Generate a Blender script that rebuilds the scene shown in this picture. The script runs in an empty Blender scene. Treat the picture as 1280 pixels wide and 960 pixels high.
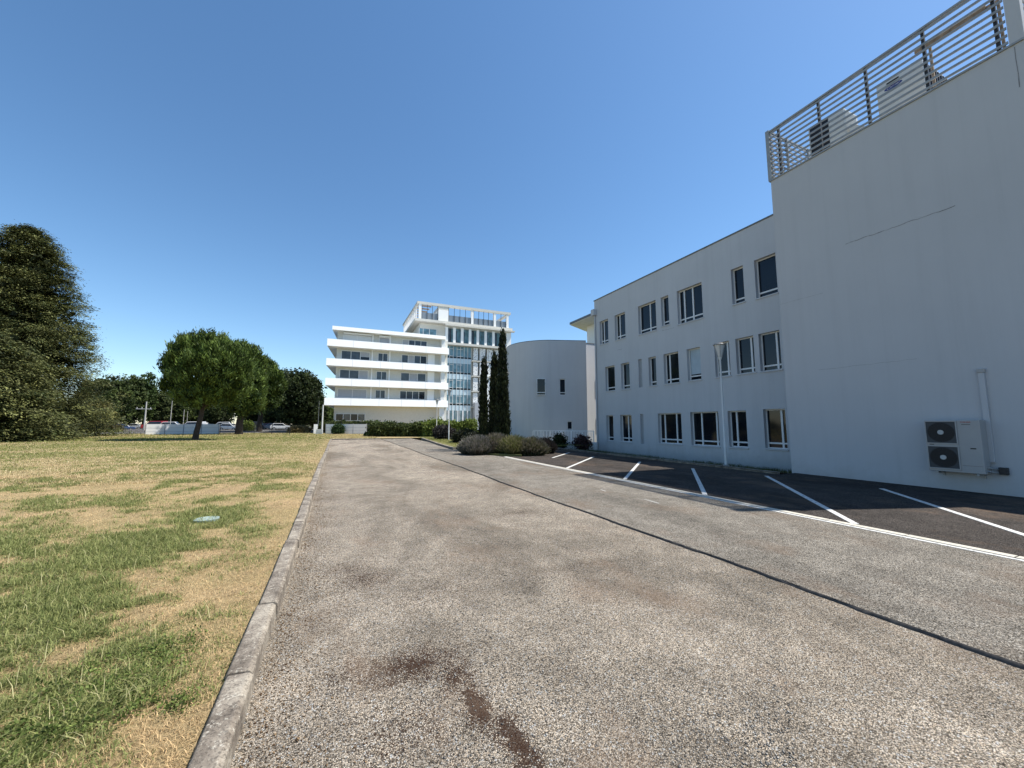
import bpy, math, random
import numpy as np
from math import radians, sin, cos, tan, atan, hypot, pi
from mathutils import Vector, Matrix

random.seed(7)
rng = np.random.default_rng(11)
S = bpy.context.scene
COL = S.collection

# ------------------------------------------------------------------ camera
FPX, VPX, VPY, EYE = 485.0, 424.0, 530.0, 1.6      # measured on the 1280x960 photograph
PITCH = atan((VPY - 480) / FPX)
YAW = atan((640 - VPX) / hypot(FPX, VPY - 480))
cam_d = bpy.data.cameras.new('camera')
cam_d.sensor_width = 36.0
cam_d.lens = FPX * 36.0 / 1280.0
cam_d.clip_start = 0.05
cam_d.clip_end = 20000
cam = bpy.data.objects.new('camera', cam_d)
COL.objects.link(cam)
cam.location = (0, 0, EYE)
cam.rotation_euler = (pi / 2 + PITCH, 0, -YAW)
S.camera = cam

# ------------------------------------------------------------------ light
SUN_DIR = Vector((-.57, .20, -1.0)).normalized()
SUN_EL = math.asin(-SUN_DIR.z)
SUN_AZ = math.atan2(-SUN_DIR.x, -SUN_DIR.y)         # clockwise from +Y
w = bpy.data.worlds.new('World')
S.world = w
w.use_nodes = True
nt = w.node_tree
bg = nt.nodes['Background']
sky = nt.nodes.new('ShaderNodeTexSky')
sky.sky_type = 'NISHITA'
sky.sun_disc = False
sky.sun_elevation = SUN_EL
sky.sun_rotation = SUN_AZ
sky.altitude = 150
sky.air_density = 1.0
sky.dust_density = 0.3
sky.ozone_density = 3.0
hs = nt.nodes.new('ShaderNodeHueSaturation')
hs.inputs['Saturation'].default_value = 1.13
hs.inputs['Hue'].default_value = 0.496
nt.links.new(sky.outputs[0], hs.inputs['Color'])
nt.links.new(hs.outputs[0], bg.inputs[0])
bg.inputs[1].default_value = 0.122
sd = bpy.data.lights.new('sun', 'SUN')
sd.energy = 5.0
sd.angle = radians(0.5)
sd.color = (1.0, 0.955, 0.88)
so = bpy.data.objects.new('sun', sd)
COL.objects.link(so)
so.location = (20, -10, 60)
so.rotation_euler = SUN_DIR.to_track_quat('-Z', 'Y').to_euler()
S.view_settings.view_transform = 'Standard'
S.view_settings.look = 'None'
S.view_settings.exposure = 0.6
S.view_settings.gamma = 1.0
S.cycles.max_bounces = 6
S.cycles.transparent_max_bounces = 8

# ------------------------------------------------------------------ measuring helpers
F0 = np.array([sin(YAW), cos(YAW), 0.]); RV = np.array([cos(YAW), -sin(YAW), 0.]); ZV = np.array([0, 0, 1.])
FV = F0 * cos(PITCH) + ZV * sin(PITCH); UV = -F0 * sin(PITCH) + ZV * cos(PITCH)
C0 = np.array([0, 0, EYE])
def ray(x, y): return FV + RV * (x - 640) / FPX - UV * (y - 480) / FPX
def on_z(x, y, z=0.): d = ray(x, y); return C0 + d * ((z - EYE) / d[2])
def on_x(x, y, X): d = ray(x, y); return C0 + d * (X / d[0])
def on_y(x, y, Y): d = ray(x, y); return C0 + d * (Y / d[1])

# ------------------------------------------------------------------ object helpers
def link(name, me, mats=(), parent=None):
    o = bpy.data.objects.new(name, me)
    for m in (mats if isinstance(mats, (list, tuple)) else [mats]):
        if me is not None: me.materials.append(m)
    COL.objects.link(o)
    if parent is not None: o.parent = parent
    return o
def tag(o, label=None, cat=None, group=None, kind=None):
    if label: o['label'] = label
    if cat: o['category'] = cat
    if group: o['group'] = group
    if kind: o['kind'] = kind
    return o
def empty(name, loc, label, cat, group=None):
    o = bpy.data.objects.new(name, None)
    COL.objects.link(o); o.location = loc
    o.empty_display_size = .3
    return tag(o, label, cat, group)
def fastmesh(name, V, Fc, k, col=None, smooth=False, matidx=None):
    """V (n,3), Fc (m,k)"""
    V = np.ascontiguousarray(V, dtype=np.float32); Fc = np.ascontiguousarray(Fc, dtype=np.int32)
    me = bpy.data.meshes.new(name)
    n, m = len(V), len(Fc)
    me.vertices.add(n); me.vertices.foreach_set('co', V.ravel())
    me.loops.add(m * k); me.loops.foreach_set('vertex_index', Fc.ravel())
    me.polygons.add(m)
    me.polygons.foreach_set('loop_start', np.arange(0, m * k, k, dtype=np.int32))
    me.polygons.foreach_set('loop_total', np.full(m, k, dtype=np.int32))
    if smooth: me.polygons.foreach_set('use_smooth', np.ones(m, dtype=bool))
    if col is not None:
        a = me.color_attributes.new('Col', 'FLOAT_COLOR', 'POINT')
        c = np.ones((n, 4), dtype=np.float32); c[:, :3] = col
        a.data.foreach_set('color', c.ravel())
    me.update(calc_edges=True)
    return me

class MB:
    """collects simple solids into one mesh"""
    def __init__(s): s.v = []; s.f = []; s.sm = []
    def add(s, vs, fs, smooth=False):
        b = len(s.v); s.v += [tuple(v) for v in vs]; s.f += [tuple(b + i for i in f) for f in fs]; s.sm += [smooth] * len(fs); return s
    def box(s, x0, x1, y0, y1, z0, z1):
        vs = [(x, y, z) for z in (z0, z1) for y in (y0, y1) for x in (x0, x1)]
        return s.add(vs, [(0, 2, 3, 1), (4, 5, 7, 6), (0, 1, 5, 4), (2, 6, 7, 3), (0, 4, 6, 2), (1, 3, 7, 5)])
    def obox(s, p, q, wd, ht, up=(0, 0, 1)):
        """bar from p to q with section wd x ht"""
        p = Vector(p); q = Vector(q); d = (q - p).normalized(); u = Vector(up)
        if abs(d.dot(u)) > .98: u = Vector((0, 1, 0))
        a = d.cross(u).normalized() * wd / 2; b = a.cross(d).normalized() * ht / 2
        vs = [p - a - b, p + a - b, p + a + b, p - a + b, q - a - b, q + a - b, q + a + b, q - a + b]
        return s.add(vs, [(0, 1, 2, 3)[::-1], (4, 5, 6, 7), (0, 1, 5, 4), (1, 2, 6, 5), (2, 3, 7, 6), (3, 0, 4, 7)])
    def tube(s, pts, rad, n=10, cap=True):
        rings = []
        for i, p in enumerate(pts):
            p = Vector(p)
            d = (Vector(pts[min(i + 1, len(pts) - 1)]) - Vector(pts[max(i - 1, 0)])).normalized()
            u = Vector((1, 0, 0)) if abs(d.z) > .7 else Vector((0, 0, 1))
            a = d.cross(u).normalized(); b = d.cross(a)
            r = rad[i] if isinstance(rad, (list, tuple)) else rad
            rings.append([p + a * r * cos(2 * pi * k / n) + b * r * sin(2 * pi * k / n) for k in range(n)])
        vs = [v for r in rings for v in r]; fs = []
        for i in range(len(pts) - 1):
            for k in range(n):
                fs.append((i * n + k, i * n + (k + 1) % n, (i + 1) * n + (k + 1) % n, (i + 1) * n + k))
        s.add(vs, fs, True)
        if cap:
            s.add(rings[0], [tuple(range(n))]); s.add(rings[-1], [tuple(range(n))[::-1]])
        return s
    def prism(s, poly, z0, z1):
        n = len(poly)
        vs = [(x, y, z0) for x, y in poly] + [(x, y, z1) for x, y in poly]
        fs = [tuple(range(n))[::-1], tuple(range(n, 2 * n))] + [(i, (i + 1) % n, n + (i + 1) % n, n + i) for i in range(n)]
        return s.add(vs, fs)
    def wall(s, org, du, u0, u1, v0, v1, holes, depth, nrm):
        """vertical wall sheet with rectangular openings; du horizontal unit, nrm outward; reveals go inward by depth"""
        org = Vector(org); du = Vector(du); nrm = Vector(nrm); dz = Vector((0, 0, 1))
        us = sorted({u0, u1, *[h[0] for h in holes], *[h[1] for h in holes]})
        vs_ = sorted({v0, v1, *[h[2] for h in holes], *[h[3] for h in holes]})
        P = lambda u, v, d=0: org + du * u + dz * v - nrm * d
        for i in range(len(us) - 1):
            for j in range(len(vs_) - 1):
                uc = (us[i] + us[i + 1]) / 2; vc = (vs_[j] + vs_[j + 1]) / 2
                if any(h[0] < uc < h[1] and h[2] < vc < h[3] for h in holes): continue
                s.add([P(us[i], vs_[j]), P(us[i + 1], vs_[j]), P(us[i + 1], vs_[j + 1]), P(us[i], vs_[j + 1])], [(0, 1, 2, 3)])
        for h in holes:
            a, b, c, d = h[:4]
            for (p, q) in (((a, c), (a, d)), ((a, d), (b, d)), ((b, d), (b, c)), ((b, c), (a, c))):
                s.add([P(*p), P(*q), P(*q, depth), P(*p, depth)], [(0, 1, 2, 3)])
        return s
    def build(s, name, mat, parent=None, bevel=0):
        me = bpy.data.meshes.new(name); me.from_pydata(s.v, [], s.f); me.update()
        for p, q in zip(me.polygons, s.sm): p.use_smooth = q
        o = link(name, me, mat, parent)
        if bevel:
            m = o.modifiers.new('bevel', 'BEVEL'); m.width = bevel; m.segments = 2; m.limit_method = 'ANGLE'
        return o
def box(name, mat, parent, *a, bevel=0): return MB().box(*a).build(name, mat, parent, bevel)

# ------------------------------------------------------------------ material helpers
def newmat(name):
    m = bpy.data.materials.new(name); m.use_nodes = True
    return m, m.node_tree, m.node_tree.nodes['Principled BSDF']
def N(nt, t, **k):
    n = nt.nodes.new('ShaderNode' + t)
    for a, b in k.items(): setattr(n, a, b)
    return n
def noise(nt, scale, detail=4, rough=.6, vec=None, dist=0):
    n = N(nt, 'TexNoise'); n.inputs['Scale'].default_value = scale; n.inputs['Detail'].default_value = detail
    n.inputs['Roughness'].default_value = rough; n.inputs['Distortion'].default_value = dist
    if vec is not None: nt.links.new(vec, n.inputs['Vector'])
    return n.outputs['Fac']
def pos(nt, scale=(1, 1, 1)):
    g = N(nt, 'NewGeometry')
    mp = N(nt, 'Mapping'); mp.inputs['Scale'].default_value = scale
    nt.links.new(g.outputs['Position'], mp.inputs['Vector'])
    return mp.outputs['Vector']
def ramp(nt, fac, stops, interp='LINEAR'):
    r = N(nt, 'ValToRGB'); cr = r.color_ramp; cr.interpolation = interp
    while len(cr.elements) < len(stops): cr.elements.new(.5)
    for e, (p, c) in zip(cr.elements, stops):
        e.position = p; e.color = (*c, 1) if not isinstance(c, (int, float)) else (c, c, c, 1)
    nt.links.new(fac, r.inputs['Fac'])
    return r.outputs['Color']
def mix(nt, fac, a, b, mode='MIX'):
    m = N(nt, 'Mix', data_type='RGBA', blend_type=mode)
    for sock, v in ((m.inputs['Factor'], fac), (m.inputs['A'], a), (m.inputs['B'], b)):
        if hasattr(v, 'is_linked') or hasattr(v, 'links'): nt.links.new(v, sock)
        elif isinstance(v, (int, float)): sock.default_value = v
        else: sock.default_value = (*v, 1)
    return m.outputs['Result']
def mth(nt, op, a, b=None, c=None, clamp=False):
    m = N(nt, 'Math', operation=op, use_clamp=clamp)
    for i, v in enumerate((a, b, c)):
        if v is None: continue
        if isinstance(v, (int, float)): m.inputs[i].default_value = v
        else: nt.links.new(v, m.inputs[i])
    return m.outputs[0]
def bump(nt, p, h, strength=.3, dist=.02):
    b = N(nt, 'Bump'); b.inputs['Strength'].default_value = strength; b.inputs['Distance'].default_value = dist
    nt.links.new(h, b.inputs['Height']); nt.links.new(b.outputs['Normal'], p.inputs['Normal'])
def plain(name, c, rough=.6, metal=0, var=.08, scale=3, spec=.4):
    m, nt, p = newmat(name)
    f = noise(nt, scale, 5, .6, pos(nt))
    nt.links.new(ramp(nt, f, [(.3, tuple(x * (1 - var) for x in c)), (.7, tuple(min(1, x * (1 + var)) for x in c))]), p.inputs['Base Color'])
    p.inputs['Roughness'].default_value = rough; p.inputs['Metallic'].default_value = metal
    p.inputs['Specular IOR Level'].default_value = spec
    return m

def m_render(name, c=(.78, .78, .77), dirt=.12):
    """white exterior render: blotches, vertical rain streaks, fine grain"""
    m, nt, p = newmat(name)
    big = noise(nt, .35, 5, .65, pos(nt))
    st = noise(nt, 1.0, 5, .7, pos(nt, (2.6, 2.6, .10)))
    st2 = noise(nt, 1.0, 3, .6, pos(nt, (9, 9, .25)))
    a = ramp(nt, big, [(.3, tuple(x * (1 - dirt * .6) for x in c)), (.7, c)])
    s = ramp(nt, st, [(.30, 1 - dirt * .45), (.5, 1.0)])
    s2 = ramp(nt, st2, [(.25, 1 - dirt * .2), (.5, 1.0)])
    col = mix(nt, 1.0, mix(nt, 1.0, a, s, 'MULTIPLY'), s2, 'MULTIPLY')
    sz = N(nt, 'SeparateXYZ'); nt.links.new(pos(nt), sz.inputs[0])
    spl = mth(nt, 'MULTIPLY', mth(nt, 'SUBTRACT', .42, mth(nt, 'SUBTRACT', sz.outputs[2], mth(nt, 'MULTIPLY', mth(nt, 'SUBTRACT', noise(nt, 2.2, 6, .75, pos(nt)), .5), 1.3))), 1.1, clamp=True)
    col = mix(nt, mth(nt, 'MULTIPLY', spl, .45), col, (.26, .235, .19))
    nt.links.new(col, p.inputs['Base Color'])
    p.inputs['Roughness'].default_value = .85; p.inputs['Specular IOR Level'].default_value = .25
    bump(nt, p, noise(nt, 60, 3, .7, pos(nt)), .25, .006)
    return m

def stain_mask(nt, v, spots, nz):
    """soft-edged blots at given ground places, broken up by noise"""
    out = None
    sep = N(nt, 'SeparateXYZ'); nt.links.new(v, sep.inputs[0])
    for (x, y, rx, ry, wgt) in spots:
        dx = mth(nt, 'DIVIDE', mth(nt, 'SUBTRACT', sep.outputs[0], x), rx)
        dy = mth(nt, 'DIVIDE', mth(nt, 'SUBTRACT', sep.outputs[1], y), ry)
        d = mth(nt, 'SQRT', mth(nt, 'ADD', mth(nt, 'MULTIPLY', dx, dx), mth(nt, 'MULTIPLY', dy, dy)))
        e = mth(nt, 'MULTIPLY', mth(nt, 'SUBTRACT', 1.35, mth(nt, 'ADD', d, mth(nt, 'MULTIPLY', mth(nt, 'SUBTRACT', nz, .5), 3.4))), wgt, clamp=True)
        out = e if out is None else mth(nt, 'MAXIMUM', out, e)
    return out

def m_gravel(name, base_dark, base_lite, tint, scale, spots=(), worn=.35):
    """worn asphalt with exposed aggregate"""
    m, nt, p = newmat(name)
    v = pos(nt)
    vo = N(nt, 'TexVoronoi'); vo.inputs['Scale'].default_value = scale; nt.links.new(v, vo.inputs['Vector'])
    sp = N(nt, 'SeparateColor'); nt.links.new(vo.outputs['Color'], sp.inputs[0])
    vo2 = N(nt, 'TexVoronoi'); vo2.inputs['Scale'].default_value = scale * .42; nt.links.new(v, vo2.inputs['Vector'])
    sp2 = N(nt, 'SeparateColor'); nt.links.new(vo2.outputs['Color'], sp2.inputs[0])
    stone = ramp(nt, sp.outputs[0], [(0, tuple(x * .25 for x in base_dark)), (.30, base_dark), (.75, base_lite), (1, tuple(min(.75, x * 1.45) for x in base_lite))])
    tintc = ramp(nt, sp.outputs[1], [(.2, (1, 1, 1)), (.8, tint)])
    stone = mix(nt, 1.0, stone, tintc, 'MULTIPLY')
    few = mth(nt, 'GREATER_THAN', sp2.outputs[0], .90)
    near = mth(nt, 'LESS_THAN', vo2.outputs['Distance'], .42)
    stone = mix(nt, mth(nt, 'MULTIPLY', few, near), stone, tuple(min(.5, x * 1.35) for x in base_lite))
    gap = ramp(nt, vo.outputs['Distance'], [(.40, 1.0), (.80, .30)])
    stone = mix(nt, 1.0, stone, gap, 'MULTIPLY')
    bigv = noise(nt, .55, 6, .62, pos(nt, (1, .45, 1)), .6)
    midv = noise(nt, 2.3, 5, .65, v)
    k = ramp(nt, bigv, [(.38, 1 - worn), (.5, 1.0), (.62, 1 + worn * .45)])
    k2 = ramp(nt, midv, [(.38, .82), (.62, 1.1)])
    c = mix(nt, 1.0, mix(nt, 1.0, stone, k, 'MULTIPLY'), k2, 'MULTIPLY')
    if spots:
        nz = noise(nt, 10, 9, .85, v)
        s1 = stain_mask(nt, v, spots, nz)
        c = mix(nt, mth(nt, 'MULTIPLY', mth(nt, 'GREATER_THAN', s1, mth(nt, 'MULTIPLY_ADD', sp.outputs[2], .9, .05)), .88), c, (.032, .013, .006))
    br = ramp(nt, noise(nt, .8, 6, .7, pos(nt, (1, .6, 1))), [(.52, 0.0), (.68, .45)])
    c = mix(nt, br, c, (.20, .135, .09))
    nt.links.new(c, p.inputs['Base Color'])
    p.inputs['Roughness'].default_value = .9; p.inputs['Specular IOR Level'].default_value = .12
    h = mth(nt, 'ADD', mth(nt, 'MULTIPLY', mth(nt, 'SUBTRACT', 1.0, vo.outputs['Distance']), .8), mth(nt, 'MULTIPLY', midv, .9))
    bump(nt, p, h, .75, 2.2 / scale)
    return m

def m_attr(name, rough=.75, trans=.25, spec=.2):
    """foliage / blades coloured by the mesh's own colour attribute"""
    m, nt, p = newmat(name)
    a = N(nt, 'Attribute', attribute_name='Col')
    nt.links.new(a.outputs['Color'], p.inputs['Base Color'])
    p.inputs['Roughness'].default_value = rough; p.inputs['Specular IOR Level'].default_value = spec
    if trans:
        tr = N(nt, 'BsdfTranslucent'); nt.links.new(a.outputs['Color'], tr.inputs[0])
        mx = N(nt, 'MixShader'); mx.inputs[0].default_value = trans
        nt.links.new(p.outputs[0], mx.inputs[1]); nt.links.new(tr.outputs[0], mx.inputs[2])
        nt.links.new(mx.outputs[0], nt.nodes['Material Output'].inputs['Surface'])
    return m
def m_glass(name, c=(.02, .025, .03), rough=.06, spec=.6):
    m, nt, p = newmat(name)
    f = noise(nt, .9, 3, .5, pos(nt))
    nt.links.new(ramp(nt, f, [(.35, tuple(x * .7 for x in c)), (.65, tuple(x * 1.3 for x in c))]), p.inputs['Base Color'])
    p.inputs['Roughness'].default_value = rough; p.inputs['Specular IOR Level'].default_value = spec
    return m

M = {}
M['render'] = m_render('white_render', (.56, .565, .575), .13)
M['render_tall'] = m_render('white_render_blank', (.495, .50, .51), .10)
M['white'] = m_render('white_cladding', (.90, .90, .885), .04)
M['cream'] = plain('cream_panel', (.62, .61, .56), .7, var=.05)
M['pvc'] = plain('white_window_plastic', (.74, .74, .73), .35, var=.03)
M['coping'] = plain('grey_coping', (.16, .165, .17), .5, .3)
M['coping_dark'] = plain('dark_grey_plastic', (.055, .057, .06), .6)
M['galv'] = plain('galvanised_grey', (.32, .32, .31), .5, .35, .15, 8)
M['galv_dark'] = plain('dark_grey_steel', (.03, .03, .032), .5, .3, .15)
M['rust'] = plain('rusty_beige_steel', (.28, .21, .15), .75, 0, .5, 6)
M['glass'] = m_glass('window_glass', (.008, .011, .016), .05, .38)
M['glass_blue'] = m_glass('curtain_glass', (.13, .24, .29), .08)
M['glass_pale'] = plain('pale_spandrel_glass', (.50, .62, .68), .15, 0, .08, .5, .6)
M['shutter'] = plain('roller_shutter', (.40, .41, .43), .6, var=.06)
M['curtain'] = plain('blue_grey_curtain', (.42, .50, .55), .7)
M['niche'] = plain('grey_louvre', (.35, .36, .37), .6)
M['unit'] = plain('cream_appliance_paint', (.36, .35, .34), .45, var=.04)
M['unit_white'] = plain('appliance_paint_white', (.66, .66, .63), .45, var=.04)
M['black'] = plain('black_plastic', (.012, .012, .014), .5)
M['hub'] = plain('fan_hub', (.45, .45, .43), .5)
M['blue_logo'] = plain('blue_enamel', (.01, .03, .20), .4)
M['red_ink'] = plain('red_lettering', (.4, .03, .03), .5)
M['white_paint'] = None
M['bark'] = plain('bark', (.045, .034, .026), .95, 0, .5, 9)
M['concrete'] = plain('concrete_pole', (.42, .41, .38), .8, 0, .15, 5)
M['leaf'] = m_attr('leaves', .6, .3)
M['needle'] = m_attr('needles', .6, .15)
M['blade'] = m_attr('grass_blades', .7, .35)
M['lamp_glass'] = plain('lantern_glass', (.55, .56, .55), .25, 0, .05)
M['pole'] = plain('white_painted_pole', (.62, .62, .60), .45, 0, .05)
M['crack'] = plain('crack_line', (.22, .22, .225), .9, 0, .4, 6)
M['tyre'] = plain('tyre_rubber', (.015, .015, .016), .8)
M['rim'] = plain('wheel_rim', (.45, .45, .46), .35, .6)
M['carglass'] = m_glass('car_glass', (.015, .018, .022), .05)
M['taillight'] = plain('red_lens', (.35, .01, .01), .2)

def m_paint():
    m, nt, p = newmat('road_paint')
    f = noise(nt, 18, 6, .8, pos(nt))
    c = ramp(nt, f, [(.37, (.17, .16, .145)), (.45, (.50, .49, .46)), (.7, (.80, .79, .74))])
    nt.links.new(c, p.inputs['Base Color']); p.inputs['Roughness'].default_value = .8
    bump(nt, p, noise(nt, 140, 3, .7, pos(nt)), .3, .004)
    return m
M['white_paint'] = m_paint()
def m_kerb():
    m, nt, p = newmat('kerb_concrete')
    v = pos(nt)
    a = ramp(nt, noise(nt, 3.5, 7, .7, v), [(.36, (.10, .080, .060)), (.5, (.22, .185, .145)), (.64, (.36, .315, .25))])
    li = ramp(nt, noise(nt, 26, 5, .75, v), [(.57, 0.0), (.63, .8)])
    a = mix(nt, li, a, (.50, .46, .38))
    dk = ramp(nt, noise(nt, 60, 4, .7, v), [(.40, .5), (.5, 1.0)])
    nt.links.new(mix(nt, 1.0, a, dk, 'MULTIPLY'), p.inputs['Base Color'])
    p.inputs['Roughness'].default_value = .92
    bump(nt, p, mth(nt, 'ADD', noise(nt, 70, 5, .75, v), noise(nt, 9, 4, .6, v)), .6, .012)
    return m
M['kerb'] = m_kerb()

# ================================================================== SETTING
# patches of green in the dry lawn, in ground metres (x, y, rx, ry, amount)
PATCH = [(-2.3, 6.1, 1.15, 1.5, 1.15), (-2.3, 4.4, .85, 1.15, 1.0), (-1.15, 3.15, .38, .45, 1.15), (-1.5, 2.6, .35, .4, .9), (-.74, 2.85, .13, .12, .9), (-1.08, 6.3, .33, .7, .8),
         (-2.0, 8.1, .95, .75, 1.0), (-1.05, 7.4, .4, .4, .5), (-2.0, 13.6, 1.0, 1.0, .8), (-4.6, 10.1, 1.0, .7, .8), (-4.2, 7.4, 1.5, 1.2, .8), (-6.5, 9.8, 1.2, .9, .6), (-1.7, 10.8, .8, .4, .4),
         (-1.6, 17, .8, 1.2, .8), (-5, 18, 3, 1.6, .6), (-11, 24, 6, 3.0, .75), (-6, 30, 4, 3.5, .7), (-14, 34, 9, 4, .8), (-5, 40, 3.5, 2, .6), (-20, 46, 18, 5, .9), (-3, 24, 1.5, 2.5, .5)]
def vnoise(x, y, seed):
    """value noise (vectorised)"""
    xi = np.floor(x).astype(np.int64); yi = np.floor(y).astype(np.int64); fx = x - xi; fy = y - yi
    fx = fx * fx * (3 - 2 * fx); fy = fy * fy * (3 - 2 * fy)
    def h(a, b):
        n = (a * 374761393 + b * 668265263 + seed * 982451653) & 0x7fffffff
        n = ((n ^ (n >> 13)) * 1274126177) & 0x7fffffff
        return ((n ^ (n >> 16)) & 0xffff) / 65535.0
    return (h(xi, yi) * (1 - fx) + h(xi + 1, yi) * fx) * (1 - fy) + (h(xi, yi + 1) * (1 - fx) + h(xi + 1, yi + 1) * fx) * fy
def fbm(x, y, seed, o=4):
    s = 0; a = .5; t = 0
    for i in range(o): s = s + a * vnoise(x * 2 ** i, y * 2 ** i, seed + i); t += a; a *= .55
    return s / t
def green_at(x, y):
    g = np.zeros_like(x)
    for (px, py, rx, ry, a) in PATCH:
        d = ((x - px) / rx) ** 2 + ((y - py) / ry) ** 2
        g = np.maximum(g, a * np.exp(-d * .9))
    x0_, y0_ = x, y; x = x + .5 * (fbm(x * 2.2, y * 2.2, 61, 4) - .5); y = y + .5 * (fbm(x * 2.2, y * 2.2, 67, 4) - .5); n = fbm(x * 1.3, y * 1.3, 3, 5)
    n2 = fbm(x * 4, y * 4, 9, 3); n3 = fbm(x * 15, y * 15, 19, 3)
    far = np.clip((y - 9) / 26, 0, 1) * .45
    edge = np.clip((-.58 - x) / 1.0, 0, 1)
    return np.clip((g * .95 + (n - .5) * 2.6 + (n2 - .5) * 1.6 + (n3 - .5) * 1.5 + far + .03) * (.22 + .78 * edge), 0, .9)
def lawn_z(x, y):
    return .055 + .03 * (fbm(x * 1.1, y * 1.1, 21, 3) - .5) + .012 * np.clip(-x - 1, 0, 12)
STRAW = np.array([.56, .41, .225]); STRAW2 = np.array([.30, .215, .12]); GREEN = np.array([.14, .155, .05]); GREEN2 = np.array([.28, .26, .10])

def lawn_colour(x, y):
    g = green_at(x, y)[:, None]
    n = fbm(x * 7, y * 7, 31, 3)[:, None]
    st = STRAW * (1 - n * .8) + STRAW2 * n * .8
    gr = GREEN * (1 - n) + GREEN2 * n
    return st * (1 - g) + gr * g

def grid_sheet(name, xs, ys, zf, mat, colf=None, keep=None):
    X, Y = np.meshgrid(xs, ys); x = X.ravel(); y = Y.ravel(); z = zf(x, y)
    nx = len(xs); ny = len(ys)
    i = np.arange(ny - 1)[:, None] * nx + np.arange(nx - 1)[None, :]; i = i.ravel()
    F = np.stack([i, i + 1, i + nx + 1, i + nx], 1)
    if keep is not None:
        F = F[keep(x[F].mean(1), y[F].mean(1))]
    me = fastmesh(name, np.stack([x, y, z], 1), F, 4, colf(x, y) if colf else None, True)
    return link(name, me, mat)

def m_lawn():
    m, nt, p = newmat('lawn_ground')
    a = N(nt, 'Attribute', attribute_name='Col')
    v = pos(nt)
    # tangled straw: stretched noises in several directions
    f1 = noise(nt, 1, 6, .75, pos(nt, (55, 22, 30))); f2 = noise(nt, 1, 6, .75, pos(nt, (20, 60, 30)))
    k = ramp(nt, mth(nt, 'MULTIPLY', f1, f2), [(.12, .38), (.25, .85), (.40, 1.35)])
    big = ramp(nt, noise(nt, 1.4, 6, .7, pos(nt, (1, .6, 1))), [(.3, .80), (.7, 1.15)])
    far = ramp(nt, noise(nt, .30, 5, .65, pos(nt, (.5, 1.6, 1))), [(.40, 0.0), (.62, .55)])
    c = mix(nt, far, a.outputs['Color'], (.30, .27, .115))
    c = mix(nt, 1.0, mix(nt, 1.0, c, k, 'MULTIPLY'), big, 'MULTIPLY')
    nt.links.new(c, p.inputs['Base Color'])
    p.inputs['Roughness'].default_value = .95; p.inputs['Specular IOR Level'].default_value = .1
    bump(nt, p, mth(nt, 'ADD', f1, f2), .8, .03)
    return m
M['lawn'] = m_lawn()
M['verge'] = plain('verge_ground', (.11, .105, .05), .95, 0, .45, 5)
M['soil'] = plain('country_ground', (.13, .12, .06), .95, 0, .35, .2)
M['lot'] = m_gravel('car_park_asphalt', (.10, .098, .095), (.20, .195, .19), (1, .96, .9), 60)

tag(grid_sheet('ground', np.linspace(-2500, 2500, 12), np.linspace(-2500, 2500, 12), lambda x, y: 0 * x - .62, M['soil']), kind='structure')

xs = np.concatenate([-np.geomspace(75, 8, 50), np.linspace(-7.9, -.52, 120)])
ys = np.concatenate([np.linspace(-4, 16, 280), np.linspace(16.15, 44.3, 90)])
def kerb_x(y): return -.40 - .0052 * (y - 2.3) + .012 * np.sin(y * .31)       # road-side face of the kerb
KW = .165
def zl(x, y): return np.where(x > kerb_x(y) - KW - .35, np.minimum(lawn_z(x, y), .05), lawn_z(x, y))
lawn = grid_sheet('lawn', xs, ys, zl, M['lawn'], lawn_colour, keep=lambda x, y: x < kerb_x(y) - KW + .06)
tag(lawn, kind='structure')
fl = grid_sheet('far_lawn', np.linspace(-75, 17, 140), np.linspace(44.25, 73.0, 60), lambda x, y: .10 + .012 * np.clip(-x - 1, 0, 12) - .03 + 0 * y, M['lawn'], lawn_colour)
tag(fl, kind='structure')

SP = [(.52, 2.84, .34, .20, .72), (.76, 2.62, .14, .22, .7), (.80, 2.30, .09, .26, .95), (.35, 4.55, .34, .30, .5), (.90, 1.98, .08, .26, 1.0), (.40, 2.3, .3, .25, .3), (.2, 4.9, .3, .25, .4), (2.5, 3.9, .8, .22, .22), (3.1, 6.7, .9, .35, .28), (.15, 2.9, .25, .2, .3), (1.0, 4.0, .6, .5, .2)]
M['old_asphalt'] = m_gravel('old_gravelly_asphalt', (.205, .180, .148), (.475, .425, .355), (1.0, .91, .80), 165, SP, .32)
M['new_asphalt'] = m_gravel('newer_asphalt', (.20, .184, .158), (.36, .332, .288), (1, .94, .86), 120, (), .22)
M['bay_asphalt'] = m_gravel('bay_asphalt', (.052, .046, .041), (.108, .098, .088), (1, .9, .85), 110, (), .30)
SEAM = lambda y: 4.22 + .03 * np.sin(y * .55) + .012 * np.sin(y * 2.3)
def road(name, x0, x1, y0, y1, z, mat, nx=24, ny=220, rel=None):
    t = np.linspace(0, 1, nx); yy = y0 + (y1 - y0) * np.linspace(0, 1, ny) ** 1.6
    T, Y = np.meshgrid(t, yy); T = T.ravel(); Y = Y.ravel()
    a = x0(Y) if callable(x0) else x0; b = x1(Y) if callable(x1) else x1
    X = a + (b - a) * T
    Z = z + (.010 * (fbm(X * .8, Y * .8, 5, 3) - .5) if rel else 0 * X)
    i = (np.arange(ny - 1)[:, None] * nx + np.arange(nx - 1)[None, :]).ravel()
    return tag(link(name, fastmesh(name, np.stack([X, Y, Z], 1), np.stack([i, i + 1, i + nx + 1, i + nx], 1), 4, smooth=True), mat), kind='structure')
road('old_lane', lambda y: kerb_x(y) - .04, lambda y: SEAM(y) + .05, -5, 44.0, -.024, M['old_asphalt'], 60, 300, True)
road('road', SEAM, 7.40, -5, 60, 0, M['new_asphalt'], 12)
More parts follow.
